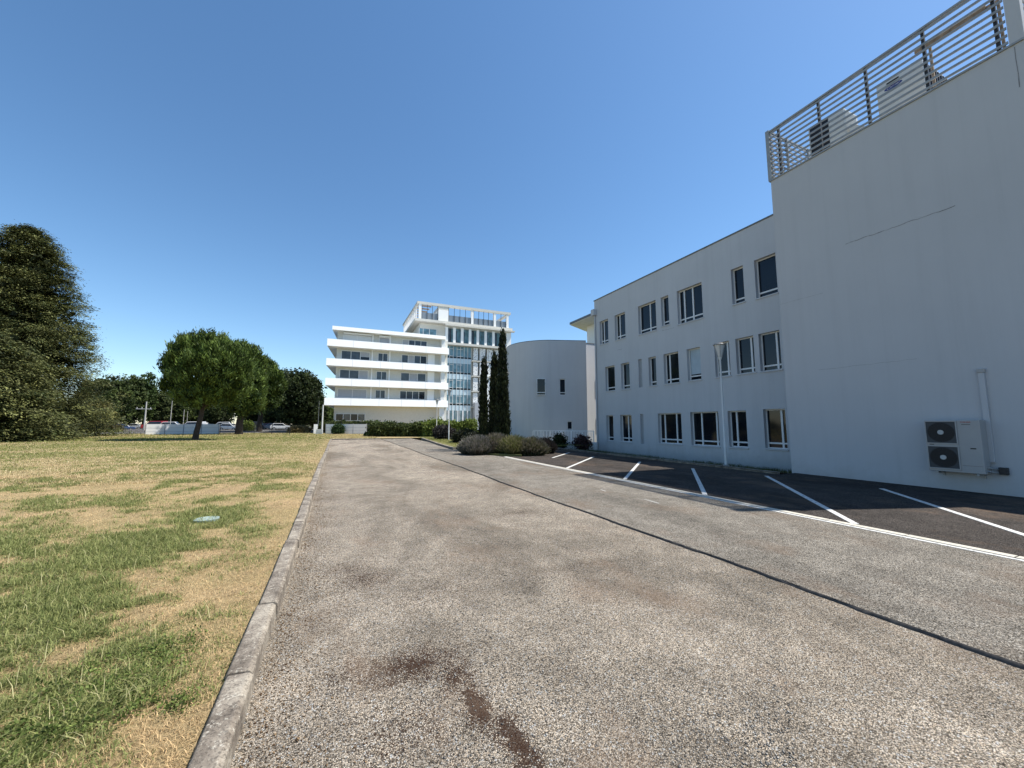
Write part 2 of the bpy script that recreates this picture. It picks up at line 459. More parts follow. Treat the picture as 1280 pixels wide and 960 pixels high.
# broken step of the newer asphalt over the old lane, its shade painted dark
y = np.linspace(-5, 44, 2600); e = SEAM(y) + .05 * (fbm(y * 5, y * 0 + 2, 41, 6) - .5)
V = np.concatenate([np.stack([e + .004, y, 0 * y + .002], 1), np.stack([e - .012, y, 0 * y - .012], 1), np.stack([e - .006 - .026 * fbm(y * 9, y * 0, 44, 4) ** 1.5, y, 0 * y - .038], 1)])
n = len(y); i = np.arange(n - 1)
F = np.concatenate([np.stack([i, i + 1, n + i + 1, n + i], 1), np.stack([n + i, n + i + 1, 2 * n + i + 1, 2 * n + i], 1)])
tag(link('asphalt_edge', fastmesh('asphalt_edge', V, F, 4), plain('shaded_edge', (.075, .066, .058), .95, 0, .4, 30)), kind='structure')
# parking bays
P = MB()
P.add([(7.40, -5, -.002), (12.92, -5, -.002), (12.92, 21.9, -.002), (10.6, 21.6, -.002), (8.3, 17.5, -.002), (7.40, 18.4, -.002)], [(0, 1, 2, 3, 4, 5)])
P.add([(12.92, -5, -.002), (13.9, -5, -.002), (13.9, 8.12, -.002), (12.92, 8.12, -.002)], [(0, 1, 2, 3)])
tag(P.build('parking_bay_surface', M['bay_asphalt']), kind='structure')
# flush edging stones and thin painted line
P = MB(); yy = -5.0
while yy < 17.6:
    P.box(7.50, 7.63, yy, yy + .985, -.05, .004 + random.uniform(0, .002)); yy += 1.0
tag(P.build('flush_edging', plain('pale_edging', (.50, .46, .38), .85, 0, .15, 8)), kind='structure')
P = MB().box(7.385, 7.455, -5, 17.6, -.03, .005)
for (p, q) in [((9.35, 16.35), (11.9, 18.9)), ((7.66, 12.35), (11.45, 16.0)), ((7.66, 9.20), (11.75, 13.1)), ((7.66, 6.47), (11.75, 10.4)), ((7.66, 3.65), (12.15, 8.0)), ((7.66, .95), (12.4, 5.3)), ((7.66, -1.8), (12.3, 2.6))]:
    P.obox((*p, -.018), (*q, -.018), .10, .046)
tag(P.build('painted_markings', M['white_paint']), kind='structure')
P = MB()
for (cx, cy, l) in [(5.9, 7.9, .12), (6.0, 6.4, .22)]: P.obox((cx, cy - l, -.0165), (cx + .03, cy + l, -.0165), .022, .036)
tag(P.build('worn_paint_flecks', M['white_paint']), kind='structure')

# kerbs: stones one metre long, each a little out of line
def kerb_line(name, pts, wd, zt, zb, L=1.0, seed=1, side=0):
    r = random.Random(seed); mb = MB()
    for (p, q) in zip(pts[:-1], pts[1:]):
        p = Vector((*p, 0)); q = Vector((*q, 0)); D = (q - p); n = max(1, round(D.length / L)); d = D / n; un = D.normalized(); pr = Vector((-un.y, un.x, 0))
        for k in range(n):
            a = p + d * k + un * .008; b = p + d * (k + 1) - un * .006
            j = r.uniform(-.010, .010); j2 = j + r.uniform(-.006, .006); t = zt + r.uniform(-.009, .009)
            A = a + pr * j; B = b + pr * j2
            vs = []
            for (E) in (A, B):
                vs += [E + Vector((0, 0, zb)), E + pr * .022 + Vector((0, 0, t - .02)), E + pr * .045 + Vector((0, 0, t)), E + pr * (wd - .012) + Vector((0, 0, t + .004)), E + pr * wd + Vector((0, 0, t - .012)), E + pr * wd + Vector((0, 0, zb))]
            fs = [(i, i + 1, 7 + i, 6 + i) for i in range(5)] + [(0, 1, 2, 3, 4, 5)[::-1], (6, 7, 8, 9, 10, 11)]
            mb.add(vs, fs)
    o = mb.build(name, M['kerb'], None, .006)
    return tag(o, kind='structure')
yk = [-1.02 + i for i in range(0, 46)]
kerb_line('lawn_kerb', [(float(kerb_x(v)), v) for v in yk[:-1]] + [(float(kerb_x(44.0)), 44.0)], KW, .095, -.3, 1.0, 3)
kerb_line('end_kerb', [(4.15, 44.05), (-.6, 44.05)][::-1], .14, .09, -.3, 1.0, 5)
kerb_line('island_kerb', [(6.75, 24.0), (7.15, 30.0), (8.3, 42.5)][::-1], -.15, .12, -.3, 1.0, 8)
kerb_line('verge_kerb', [(12.92, 8.13), (12.92, 22.0)], -.12, .07, -.3, 1.0, 9)
# planted island and verge
P = MB().prism([(6.9, 24.0), (7.3, 30.0), (8.45, 42.5), (8.8, 60), (34, 60), (34, 28), (12.96, 28), (12.96, 22.3), (10.6, 21.7), (8.3, 17.6), (7.4, 18.4), (6.75, 21)], -.3, .09)
tag(P.build('island_ground', M['lawn']), kind='structure')
xs = np.linspace(13.03, 21, 16); ys = np.linspace(8.12, 27.98, 70)
tag(grid_sheet('verge', xs, ys, lambda x, y: np.maximum(-.47, .05 - (x - 13.03) / 4.4 * .50), M['verge']), kind='structure')
# give island ground the colour attribute the lawn material reads
me = bpy.data.objects['island_ground'].data
a = me.color_attributes.new('Col', 'FLOAT_COLOR', 'POINT')
for d in a.data: d.color = (.15, .15, .05, 1)
# car park beyond the fence, a little higher than the lawn
P = MB().add([(-90, 73.2, .12), (-1.0, 73.2, .12), (-1.0, 84, .34), (-90, 84, .34), (-1.0, 150, .5), (-90, 150, .5)], [(0, 1, 2, 3), (3, 2, 4, 5)])
tag(P.build('car_park', M['lot']), kind='structure')
P = MB().add([(-1.0, 73, .02), (60, 60, .02), (60, 150, .02), (-1.0, 150, .02)], [(0, 1, 2, 3)])
tag(P.build('forecourt', M['lot']), kind='structure')

# ================================================================== NEAR BUILDINGS
def window(parent, X, y0, y1, z0, z1, mull, glassmat, sill=True, dep=.2, low=.14, name='window', bar=True):
    """window in a wall facing -X at wall plane X; frame part with pane and sill sub-parts; y1 is the left side in the photo"""
    xf = X + dep; t = .055; f = MB()
    f.box(xf - .03, xf + .03, y0, y0 + t, z0, z1); f.box(xf - .03, xf + .03, y1 - t, y1, z0, z1)
    f.box(xf - .03, xf + .03, y0 + t, y1 - t, z1 - t, z1); f.box(xf - .03, xf + .03, y0 + t, y1 - t, z0, z0 + t)
    zt = z0 + (z1 - z0) * low
    if bar: f.box(xf - .033, xf + .025, y0 + t, y1 - t, zt - .035, zt + .035)
    for m_ in mull:
        yc = y1 - (y1 - y0) * m_
        f.box(xf - .038, xf + .02, yc - .04, yc + .04, z0 + t, z1 - t)
    o = f.build(name, M['pvc'], parent)
    box('pane', glassmat, o, xf + .005, xf + .015, y0 + t * .5, y1 - t * .5, z0 + t * .5, z1 - t * .5)
    if sill: box('sill', M['render'], o, X - .045, X + dep - .032, y0 - .04, y1 + .04, z0 - .05, z0 + .012)
    return o

K = 1.264
def yz(a): return a * K
def zz(a): return EYE + (a - EYE) * K
XW = 13.8 * K
b3 = empty('office_building', (XW, 17, -.47), 'three-storey white rendered office block with rows of small recessed windows', 'building')
W3 = [ # y0 y1 z0 z1 mullions kind   (measured on the nearer plane, scaled back to the wall)
 (17.61, 18.40, 6.21, 7.60, [.32], 'w'), (16.16, 17.02, 6.20, 7.61, [.32], 'w'), (13.94, 15.16, 6.12, 7.60, [.58], 'w'), (13.14, 13.61, 6.20, 7.60, [], 'w'), (11.31, 12.64, 6.05, 7.60, [.22, .56], 'w'), (9.46, 9.96, 6.20, 7.62, [], 'w'), (8.25, 9.02, 6.16, 7.62, [], 'w'),
 (17.14, 17.97, 3.44, 4.84, [], 'w'), (15.94, 16.61, 3.44, 4.84, [], 'w'), (15.02, 15.28, 3.44, 4.87, [], 'n'), (14.07, 14.56, 3.44, 4.85, [], 'w'), (12.71, 13.58, 3.44, 4.85, [.28], 'w'), (11.55, 12.24, 3.46, 4.85, [], 'c'), (10.21, 10.87, 3.47, 4.85, [.74], 'w'), (9.23, 9.94, 3.48, 4.85, [.74], 'w'), (8.30, 9.04, 3.47, 4.85, [.74], 'w'),
 (17.38, 17.98, .66, 2.08, [], 'w'), (15.90, 16.80, .66, 2.08, [.55], 'w'), (15.04, 15.28, .62, 2.09, [], 'n'), (12.70, 14.08, .70, 2.09, [.22, .72], 'w'), (10.85, 12.21, .70, 2.10, [.34, .86], 'w'), (9.69, 10.44, .72, 2.10, [.36], 'w'), (8.30, 9.05, .74, 2.12, [.72], 'w')]
holes = [(yz(a), yz(b), zz(c), zz(d)) for a, b, c, d, *_ in W3]
ztop = 10.93; YE = 23.86
# far wing facade (the part seen) plus the unseen continuation towards the camera's side
mb = MB().wall((XW, 0, 0), (0, 1, 0), 7.9, YE, -.62, ztop, holes, .26, (-1, 0, 0))
mb.box(XW, XW + .3, -22, 2.54, -.62, ztop)
mb.box(XW + .31, XW + 14, -22, YE - .01, -.62, ztop - .35)
mb.add([(XW, YE, -.62), (XW + 14, YE, -.62), (XW + 14, YE, ztop), (XW, YE, ztop)], [(0, 1, 2, 3)])
mb.add([(XW, 7.9, ztop), (XW + .3, 7.9, ztop), (XW + .3, YE, ztop), (XW, YE, ztop)], [(0, 1, 2, 3)])
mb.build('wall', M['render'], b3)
box('coping', M['coping'], b3, XW - .04, XW + .34, -22, YE + .04, ztop + .002, ztop + .06)
for (a, b, c, d, mu, kind) in W3:
    a, b, c, d = yz(a), yz(b), zz(c), zz(d)
    if kind == 'n': box('recessed_panel', M['niche'], b3, XW + .10, XW + .13, a + .001, b - .001, c + .001, d - .001)
    else:
        o = window(b3, XW, a, b, c, d, mu, M['glass'], True, .21)
        if kind == 'c':
            cv = MB(); n = 12; yv = [a + .07 + (b - a - .14) * i / n for i in range(n + 1)]
            for i in range(n): cv.add([(XW + .208 - .003 * (i % 2), yv[i], c + .35), (XW + .208 - .003 * ((i + 1) % 2), yv[i + 1], c + .35), (XW + .208 - .003 * ((i + 1) % 2), yv[i + 1], d - .06), (XW + .208 - .003 * (i % 2), yv[i], d - .06)], [(0, 1, 2, 3)])
            cv.build('curtain', M['curtain'], o)
dp = MB().tube([(XW - .07, YE - .12, -.45), (XW - .07, YE - .12, 9.75)], .055, 10)
dp.build('downpipe', M['render'], b3)
box('rainwater_hopper', M['render'], b3, XW - .30, XW - .003, YE - .30, YE + .06, 9.76, 10.22, bevel=.01)
# stains: thin cracks in the render
def crack(parent, X, pts, wd=.012):
    mb = MB()
    for (p, q) in zip(pts[:-1], pts[1:]):
        (y0, z0), (y1, z1) = p, q; d = Vector((y1 - y0, z1 - z0)).normalized(); nx = Vector((-d.y, d.x)) * wd * random.uniform(.25, .6)
        mb.add([(X, y0 - nx.x, z0 - nx.y), (X, y1 - nx.x, z1 - nx.y), (X, y1 + nx.x, z1 + nx.y), (X, y0 + nx.x, z0 + nx.y)], [(0, 1, 2, 3)])
    return mb.build('crack', M['crack'], parent)
def wob(y0, y1, z, amp=.02, n=26, slope=0):
    zc = z; out = []
    for i in range(n + 1):
        zc += random.uniform(-amp, amp); zc += (z - zc) * .25
        out.append((y0 + (y1 - y0) * i / n, zc + slope * i / n))
    return out
for (y0, y1, z) in ((16.3, 17.2, 7.15), (20.8, 21.3, 6.7)): crack(b3, XW - .003, wob(y0, y1, z), .014)

# tall plant block
XT = 13.8
bt = empty('plant_block', (XT, 5.4, -.1), 'tall windowless white rendered block with slatted steel railing on its flat roof', 'building')
mb = MB(); zt = 10.25
mb.box(XT, XW + 9, 2.55, 8.22, -.62, zt)
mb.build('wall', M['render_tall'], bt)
mb = MB().box(XT - .035, XT + .16, 2.50, 8.27, zt + .002, zt + .05)
mb.box(XT + .17, XW + 4, 8.08, 8.27, zt + .002, zt + .05); mb.box(XT + .17, XW + 4, 2.50, 2.69, zt + .002, zt + .05)
mb.build('coping', M['galv'], bt)
crack(bt, XT - .004, wob(3.9, 6.2, 7.02, .014, 40, .0), .016); crack(bt, XT - .004, wob(4.9, 7.2, 3.30, .010, 40), .006)
crack(bt, XT - .004, [(2.70, 10.2), (2.705, 9.9), (2.70, 9.55), (2.71, 9.2)], .02)
crack(bt, XT - .004, wob(6.9, 8.2, 5.72, .004, 10), .006)
# railing: flat slats in front, dark posts behind
rail = MB().box(XT - .01, XT + .07, 2.75, 8.2, 12.10, 12.16).box(XT + .075, XW + 3.6, 8.14, 8.21, 12.10, 12.16).box(XT + .075, XW + 3.6, 2.54, 2.61, 12.10, 12.16)
ro = rail.build('railing', M['galv'], bt)
for i in range(10):
    z = 10.37 + i * .182
    box('slat', M['galv'], ro, XT + .005, XT + .030, 2.78, 8.17, z, z + .064)
    box('slat', M['galv'], ro, XT + .05, XW + 3.6, 8.150, 8.175, z, z + .064)
    box('slat', M['galv'], ro, XT + .05, XW + 3.6, 2.575, 2.600, z, z + .064)
for yp in (7.88, 6.62, 5.37, 4.13, 2.93):
    MB().box(XT + .032, XT + .11, yp - .03, yp + .03, 10.30, 12.10).build('post', M['galv_dark'], ro)
for k in range(5):
    for yq in (8.09, 2.64): MB().box(XT + .9 + k * 1.3, XT + .97 + k * 1.3, yq - .01 if yq > 5 else yq - .035, yq + .055 if yq > 5 else yq + .02, 10.30, 12.10).build('post', M['galv'], ro)
box('corner_post', M['galv'], ro, XT - .02, XT + .10, 8.165, 8.29, 10.301, 12.2)
box('end_pier', M['render_tall'], bt, XT - .012, XT + .2, 2.545, 2.765, zt + .051, 12.3)
# roof plant (things of their own)
def text_mesh(s, size, mat, name, parent, loc, rot, shear=0, ext=.002):
    cu = bpy.data.curves.new(name, 'FONT'); cu.body = s; cu.size = size; cu.extrude = ext; cu.align_x = 'CENTER'; cu.align_y = 'CENTER'; cu.shear = shear
    to = bpy.data.objects.new(name, cu); COL.objects.link(to)
    dg = bpy.context.evaluated_depsgraph_get(); me = bpy.data.meshes.new_from_object(to.evaluated_get(dg))
    COL.objects.unlink(to); bpy.data.objects.remove(to)
    me.materials.clear()
    o = link(name, me, mat, parent); o.location = loc; o.rotation_euler = rot
    return o
def rooftop_unit(label, X, y0, y1, z0, z1, depth, dark_front, logo):
    r = empty('rooftop_condenser', (X + depth / 2, (y0 + y1) / 2, z0), label, 'air conditioner', 'condensers behind the roof railing')
    L = lambda a: a
    o = lambda *a: (a[0] - r.location.x, a[1] - r.location.x, a[2] - r.location.y, a[3] - r.location.y, a[4] - r.location.z, a[5] - r.location.z)
    box('casing', M['unit_white'], r, *o(X, X + depth, y0, y1, z0 + .08, z1), bevel=.015)
    g = MB()
    for i in range(9):
        y = y0 - .012; g.box(*o(X + .06 + i * (depth - .14) / 9, X + .075 + i * (depth - .14) / 9, y0 - .02, y0 - .004, z0 + .15, z1 - .06))
    g.build('grille', M['black'] if not dark_front else M['unit_white'], r)
    box('coil', M['black'] if not dark_front else M['unit_white'], r, *o(X + .05, X + depth - .05, y0 - .004, y0 + .02, z0 + .14, z1 - .05))
    if dark_front:
        box('fan_recess', M['black'], r, *o(X - .012, X + .02, y0 + (y1 - y0) * .42, y1 - .05, z0 + .14, z1 - .06))
        g = MB()
        for i in range(12):
            z = z0 + .16 + i * (z1 - z0 - .24) / 12; g.box(*o(X - .022, X - .014, y0 + (y1 - y0) * .42, y1 - .05, z, z + .012))
        g.build('fan_guard', M['galv_dark'], r)
    box('feet', M['galv'], r, *o(X + .05, X + depth - .05, y0 + .1, y1 - .1, z0, z0 + .079))
    if logo:
        yc, zc = 5.16, 11.78; g = MB(); n = 28
        g.add([(X - .004 - r.location.x, yc + .21 * cos(2 * pi * k / n) - r.location.y, zc + .062 * sin(2 * pi * k / n) - r.location.z) for k in range(n)], [tuple(range(n))])
        g.build('logo_oval', M['blue_logo'], r)
        text_mesh('Carrier', .105, M['unit_white'], 'lettering', r, (X - .007 - r.location.x, yc - r.location.y, zc + .004 - r.location.z), (pi / 2, 0, -pi / 2), .25, .0005)
        g = MB(); g.box(*o(X - .02, X + .001, 5.02, 5.30, 11.93, 11.965)); g.build('handle_slot', M['galv_dark'], r)
    return r
rooftop_unit('cream rooftop condenser with a dark fan grille, nearer the far railing corner', 14.9, 6.42, 7.48, 10.32, 12.08, .85, True, False)
rooftop_unit('large cream rooftop condenser with a blue oval badge behind the middle slats', 14.9, 4.50, 5.55, 10.32, 12.06, 1.7, False, True)
cvm = MB().prism([(14.95, 5.78), (15.9, 5.78), (15.9, 6.32), (14.95, 6.32)], 10.32, 10.9)
cvm.add([(14.95, 5.78, 10.901), (15.9, 5.78, 10.901), (15.9, 6.32, 11.45), (14.95, 6.32, 11.45)], [(0, 1, 2, 3)])
cvm.add([(14.95, 6.32, 10.9), (15.9, 6.32, 10.9), (15.9, 6.32, 11.45), (14.95, 6.32, 11.45)], [(0, 1, 2, 3)])
cvm.add([(14.95, 5.78, 10.9), (14.95, 6.32, 10.9), (14.95, 6.32, 11.45)], [(0, 1, 2)])
tag(cvm.build('ventilation_cowl', M['unit_white']), 'sunlit white sloping ventilation cowl between the two rooftop condensers', 'vent')
tag(MB().obox((14.25, 4.42, 11.90), (14.25, 3.12, 11.88), .09, .13).obox((14.25, 4.13, 11.83), (14.25, 4.13, 10.31), .05, .05).obox((14.25, 2.93, 11.88), (14.25, 3.119, 11.88), .04, .04).obox((14.25, 2.93, 11.9), (14.25, 2.93, 10.31), .05, .05).build('cable_tray', M['rust']), 'rust-stained beige cable tray held up behind the roof railing', 'cable tray')

# wall-hung condenser
XA = XT - .38
ac = empty('wall_condenser', (XT - .2, 4.4, .45), 'twin-fan white outdoor unit on brackets low on the blank wall', 'air conditioner')
ao = lambda *a: (a[0] - ac.location.x, a[1] - ac.location.x, a[2] - ac.location.y, a[3] - ac.location.y, a[4] - ac.location.z, a[5] - ac.location.z)
ay0, ay1, az0, az1 = 3.83, 4.76, .46, 1.69
box('casing', M['unit'], ac, *ao(XA, XT - .05, ay0, ay1, az0, az1), bevel=.012)
for zc in (1.40, .80):
    yc = 4.475; r = .225; n = 32
    mb = MB().box(*ao(XA - .016, XA - .002, yc - .255, yc + .255, zc - .255, zc + .255))
    fb = mb.build('fan_surround', M['coping_dark'], ac)
    MB().tube([(XA - .019 - ac.location.x, yc - ac.location.y, zc - ac.location.z), (XA - .0165 - ac.location.x, yc - ac.location.y, zc - ac.location.z)], .235, 32).build('fan_opening', M['black'], fb)
    g = MB()
    for rr in [r * k / 8 for k in range(2, 9)]:
        g.tube([(XA - .024 - ac.location.x, yc + rr * cos(2 * pi * k / n) - ac.location.y, zc + rr * sin(2 * pi * k / n) - ac.location.z) for k in range(n + 1)], .0028, 4, False)
    for k in range(8):
        a_ = 2 * pi * k / 8; g.obox((XA - .024 - ac.location.x, yc + .04 * cos(a_) - ac.location.y, zc + .04 * sin(a_) - ac.location.z), (XA - .024 - ac.location.x, yc + r * cos(a_) - ac.location.y, zc + r * sin(a_) - ac.location.z), .004, .004)
    g.build('fan_guard', M['galv_dark'], fb)
    MB().tube([(XA - .035 - ac.location.x, yc - ac.location.y, zc - ac.location.z), (XA - .012 - ac.location.x, yc - ac.location.y, zc - ac.location.z)], .055, 20).build('fan_hub', M['hub'], fb)
    g = MB()
    for (p0, p1, q0, q1) in ((-.275, -.255, -.275, .275), (.255, .275, -.275, .275), (-.255, .255, .255, .275), (-.255, .255, -.275, -.255)):
        g.box(*ao(XA - .026, XA - .001, yc + p0, yc + p1, zc + q0, zc + q1))
    g.build('fan_frame', M['unit'], fb)
text_mesh('TOSHIBA', .042, M['red_ink'], 'lettering', ac, (XA - .0035 - ac.location.x, 4.055 - ac.location.y, 1.64 - ac.location.z), (pi / 2, 0, -pi / 2), 0, .0008)
box('badge', M['galv_dark'], ac, *ao(XA - .006, XA - .001, 3.98, 4.12, 1.582, 1.592))
box('handle', M['black'], ac, *ao(XA - .006, XA - .001, 3.93, 4.02, 1.02, 1.045))
box('badge', M['galv_dark'], ac, *ao(XA - .006, XA - .001, 4.62, 4.70, 1.095, 1.11))
box('panel_joint', M['galv_dark'], ac, *ao(XA - .004, XA - .001, 3.86, 4.18, .63, .634))
for yb in (3.95, 4.62):
    MB().obox((XA + .0 - ac.location.x, yb - ac.location.y, .435 - ac.location.z), (XT - ac.location.x, yb - ac.location.y, .435 - ac.location.z), .045, .04).obox((XT - .02 - ac.location.x, yb - ac.location.y, .34 - ac.location.z), (XT - .02 - ac.location.x, yb - ac.location.y, .413 - ac.location.z), .045, .035).build('bracket', M['galv'], ac)
for zc in (.60, .52):
    MB().tube([(XA + .12 - ac.location.x, ay0 - ac.location.y - 0.0, zc - ac.location.z), (XA + .12 - ac.location.x, ay0 - .05 - ac.location.y, zc - ac.location.z), (XA + .2 - ac.location.x, ay0 - .09 - ac.location.y, zc - .02 - ac.location.z), (XT - .06 - ac.location.x, ay0 - .11 - ac.location.y, zc - .03 - ac.location.z)], .018, 8).build('pipe', M['galv'], ac)
jb = MB().box(XT - .09, XT, 3.58, 3.72, .46, .62); tag(jb.build('junction_box', M['galv_dark'], None, .01), 'small dark junction box on the wall right of the twin-fan unit', 'junction box')
du = empty('wall_duct', (XT, 3.9, .7), 'pale vertical cable duct rising from the twin-fan unit to a capped end', 'duct')
MB().box(-.06, 0, -.14, -.04, .02, 2.10).build('channel', M['render_tall'], du, .006)
MB().box(-.075, 0, -.155, -.025, 2.101, 2.19).build('end_cap', M['unit'], du, .006)

def rebase(root):
    for ch in [o for o in COL.objects if o.parent == root]: ch.location = ch.location - root.location
rebase(b3); rebase(bt)
# rotunda: flat-faced block with a rounded left corner
def frm(l, d, z=0):  # camera-frame lateral / depth -> world
    v = F0 * d + RV * l; return (v[0], v[1])
pts = []
Rr = 3.6; cl, cd = 3.1, 31.0 + Rr
for a in np.linspace(200, 90, 26):
    a = radians(float(a)); pts.append(frm(cl + Rr * cos(a), cd - Rr * sin(a)))
pts.append(frm(6.05, 31.25)); 
rear = [frm(7.4, 42), frm(-.2, 42)]
poly = pts + rear
rt = empty('rotunda_wing', (poly[20][0], poly[20][1], -.5), 'blank pale wing with a rounded corner and three tiny windows behind the cypresses', 'building')
OR = Vector((poly[20][0], poly[20][1], -.5))
mb = MB(); ztr = 8.35
pl = [(p[0] - OR.x, p[1] - OR.y) for p in poly]
nn = len(pl); flat = (len(pts) - 2, len(pts) - 1)
vs = [(x, y, -.1) for x, y in pl] + [(x, y, ztr + .5) for x, y in pl]
fs = [tuple(range(nn, 2 * nn))]; sm = []
for i in range(nn):
    if i == flat[0]: continue
    j = (i + 1) % nn; mb.add([vs[i], vs[j], vs[nn + j], vs[nn + i]], [(0, 1, 2, 3)], i < flat[0])
mb.add(vs[nn:], [tuple(range(nn))])
A = Vector((*pl[flat[0]], 0)); B = Vector((*pl[flat[1]], 0)); du_ = (B - A).normalized(); LN = (B - A).length; nrm = Vector((du_.y, -du_.x, 0))
if nrm.dot(Vector((-.4, -.91, 0))) < 0: nrm = -nrm
def on_flat(px, py):
    d = Vector(ray(px, py)); Aw = A + Vector((OR.x, OR.y, 0)); t = (Aw - Vector((0, 0, 0))).dot(nrm) / d.dot(nrm)
    p = Vector((0, 0, EYE)) + d * t; return (p - Aw).dot(du_), p.z + .5
WR = []
for (x0, x1, y0, y1) in ((699.5, 707.3, 473.5, 494.0), (709.2, 715.8, 526.5, 538.5)):
    u0, z1 = on_flat(x0, y0); u1, z0 = on_flat(x1, y1); WR.append((u0, u1, z0, z1))
mb.wall(A, du_, 0, LN, -.1, ztr + .5, WR, .16, nrm)
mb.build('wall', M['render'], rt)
def win_generic(parent, A, du, nrm, h, dep=.12, bar=True, gm=None, lowh=.16, frame=None, mull=()):
    u0, u1, z0, z1 = h; A = Vector(A); P3 = lambda u, z, d: A + du * u + Vector((0, 0, z)) - nrm * d
    def bx(mb, a, b, c, d, d0, d1):
        vs = [P3(u, z, q) for q in (d0, d1) for z in (c, d) for u in (a, b)]
        mb.add(vs, [(0, 2, 3, 1), (4, 5, 7, 6), (0, 1, 5, 4), (2, 6, 7, 3), (0, 4, 6, 2), (1, 3, 7, 5)])
    f = MB(); t = .05
    bx(f, u0, u0 + t, z0, z1, dep - .04, dep); bx(f, u1 - t, u1, z0, z1, dep - .04, dep); bx(f, u0 + t, u1 - t, z1 - t, z1, dep - .04, dep); bx(f, u0 + t, u1 - t, z0, z0 + t, dep - .04, dep)
    if bar: zb = z0 + (z1 - z0) * lowh; bx(f, u0 + t, u1 - t, zb - .03, zb + .03, dep - .045, dep)
    for m_ in mull: uc = u0 + (u1 - u0) * m_; bx(f, uc - .035, uc + .035, z0 + t, z1 - t, dep - .043, dep)
    o = f.build('window', frame or M['pvc'], parent)
    g = MB(); bx(g, u0 + .02, u1 - .02, z0 + .02, z1 - .02, dep - .02, dep - .01); g.build('pane', gm or M['glass'], o)
    return o
for h in WR: win_generic(rt, A, du_, nrm, h)
# window on the curved part: a flat frame set just proud of the wall
q0 = ray(670.8, 494); q1 = ray(681.8, 473)
p0 = C0 + q0 * (31.02 / (q0 @ F0)); p1 = C0 + q1 * (31.0 / (q1 @ F0))
Aw = Vector((p0[0] - OR.x, p0[1] - OR.y, 0)); Bw = Vector((p1[0] - OR.x, p1[1] - OR.y, 0)); dd = (Bw - Aw).normalized()
win_generic(rt, Aw - nrm * -.03, dd, nrm, (0, (Bw - Aw).length, p0[2] + .5, p1[2] + .5), .03)
cp = MB(); cp.prism([(x * 1.0, y) for x, y in pl], ztr + .501, ztr + .56); cp.build('coping', M['coping'], rt)
# connecting wall beside the stair, facing the camera, catching the sun at its top
lk = empty('link_wing', (19.5, 27.6, -.5), 'narrow pale link wall between the rotunda and the office block', 'building')
lw = MB().box(-2.0, 4, 0, 6, -.1, 9.05); lw.build('wall', M['render'], lk)
MB().box(-2.03, 4, -.03, 6, 9.051, 9.1).build('coping', M['coping'], lk)
for (z0, z1) in ((4.4, 5.9), (1.4, 2.6)):
    win_generic(lk, (0, 0, 0), Vector((1, 0, 0)), Vector((0, -1, 0)), (.62, 1.15, z0, z1), -.002)
# upper wing with the pointed flying roof
T = on_y(712, 405, 36.0)
uw = empty('upper_wing', (float(T[0]) + 2.5, float(T[1]) + 1, 9.0), 'upper storey with a pointed flying roof slab beyond the office block', 'building')
tx, ty, tz = float(T[0]) - uw.location.x, float(T[1]) - uw.location.y, float(T[2]) - 9.0
ang = radians(62)
roof = [(tx, ty), (tx, ty - 9), (tx + 9, ty - 9), (tx + 9 + 6 * sin(ang), ty + 6 * cos(ang)), (tx + 9 * sin(ang), ty + 9 * cos(ang))]
MB().prism(roof, tz - .06, tz + .16).build('roof_slab', M['coping'], uw)
MB().prism([(x * .99 + .05, y * .99 - .0) for x, y in roof], tz - .12, tz - .061).build('soffit', plain('cream_soffit', (.76, .75, .68), .7), uw)
MB().prism([(tx + 2.15, ty - .2), (tx + 9, ty + 2), (tx + 9, ty - 8), (tx + 2.15, ty - 8)], -9.4, tz - .121).build('wall', M['white'], uw)

# balustrade and low wall in front of the rotunda
bl = empty('balustrade', (15.25, 25.4, -.05), 'white metal balustrade with thin bars along the ramp by the rotunda', 'railing')
Z1 = Vector((0, 0, 1)); rl = MB(); br_ = MB()
for (P0, P1, nb) in ((Vector((-1.55, 1.5, 0)), Vector((.40, .72, 0)), 9), (Vector((.42, .70, 0)), Vector((2.1, -1.3, 0)), 22)):
    D = P1 - P0
    rl.obox(P0 + Z1 * 1.13, P1 + Z1 * 1.13, .05, .05).obox(P0 + Z1 * .16, P1 + Z1 * .16, .04, .035)
    for i in range(4): p = P0 + D * (i / 3) * .985; rl.obox(p - Z1 * .3, p + Z1 * 1.10, .05, .05)
    for i in range(nb): p = P0 + D * ((i + .5) / nb); br_.obox(p + Z1 * .18, p + Z1 * 1.10, .07 if nb == 9 else .028, .02)
rl.build('rail', M['white'], bl)
br_.build('bars', M['white'], bl)
tag(MB().obox((14.55, 26.35, -.13), (17.35, 23.80, -.13), .2, .80).build('low_wall', M['white'], None, .01), 'low white rendered wall below the ramp balustrade', 'wall')

# ================================================================== FAR OFFICE BUILDINGS
YW = 72.0
wb = empty('terraced_office', (8, YW, 0), 'white five-level office with long white balcony parapets beyond the hedge', 'building')
def wl(x): return x - 8.0
def slab(name, x0, x1, y0, y1, z0, z1, mat=None, sk=1.2, parent=wb):
    mb = MB().prism([(wl(x0), y0 - YW), (wl(x1), y0 - YW), (wl(x1), y1 - YW), (wl(x0 + sk), y1 - YW)], z0, z1)
    k = (z1 - z0) * .17  # front face leans back, a slope added to catch more sun
    mb.v = [(x, y + (k if (y < 1 and z == z1) else 0), z) for x, y, z in mb.v]
    return mb.build(name, mat or M['white'], parent)
ZB = [(4.75, 6.0), (8.12, 9.37), (11.50, 12.75), (14.87, 16.12)]
for (a, b) in ZB: slab('balcony_parapet', -2.45, 18.7, YW, YW + 14, a, b)
slab('roof_slab', -1.75, 18.1, YW + .1, YW + 14, 17.75, 18.42)
def wx(px, Yp=YW + 1.4): return float(on_y(px, 470, Yp)[0])
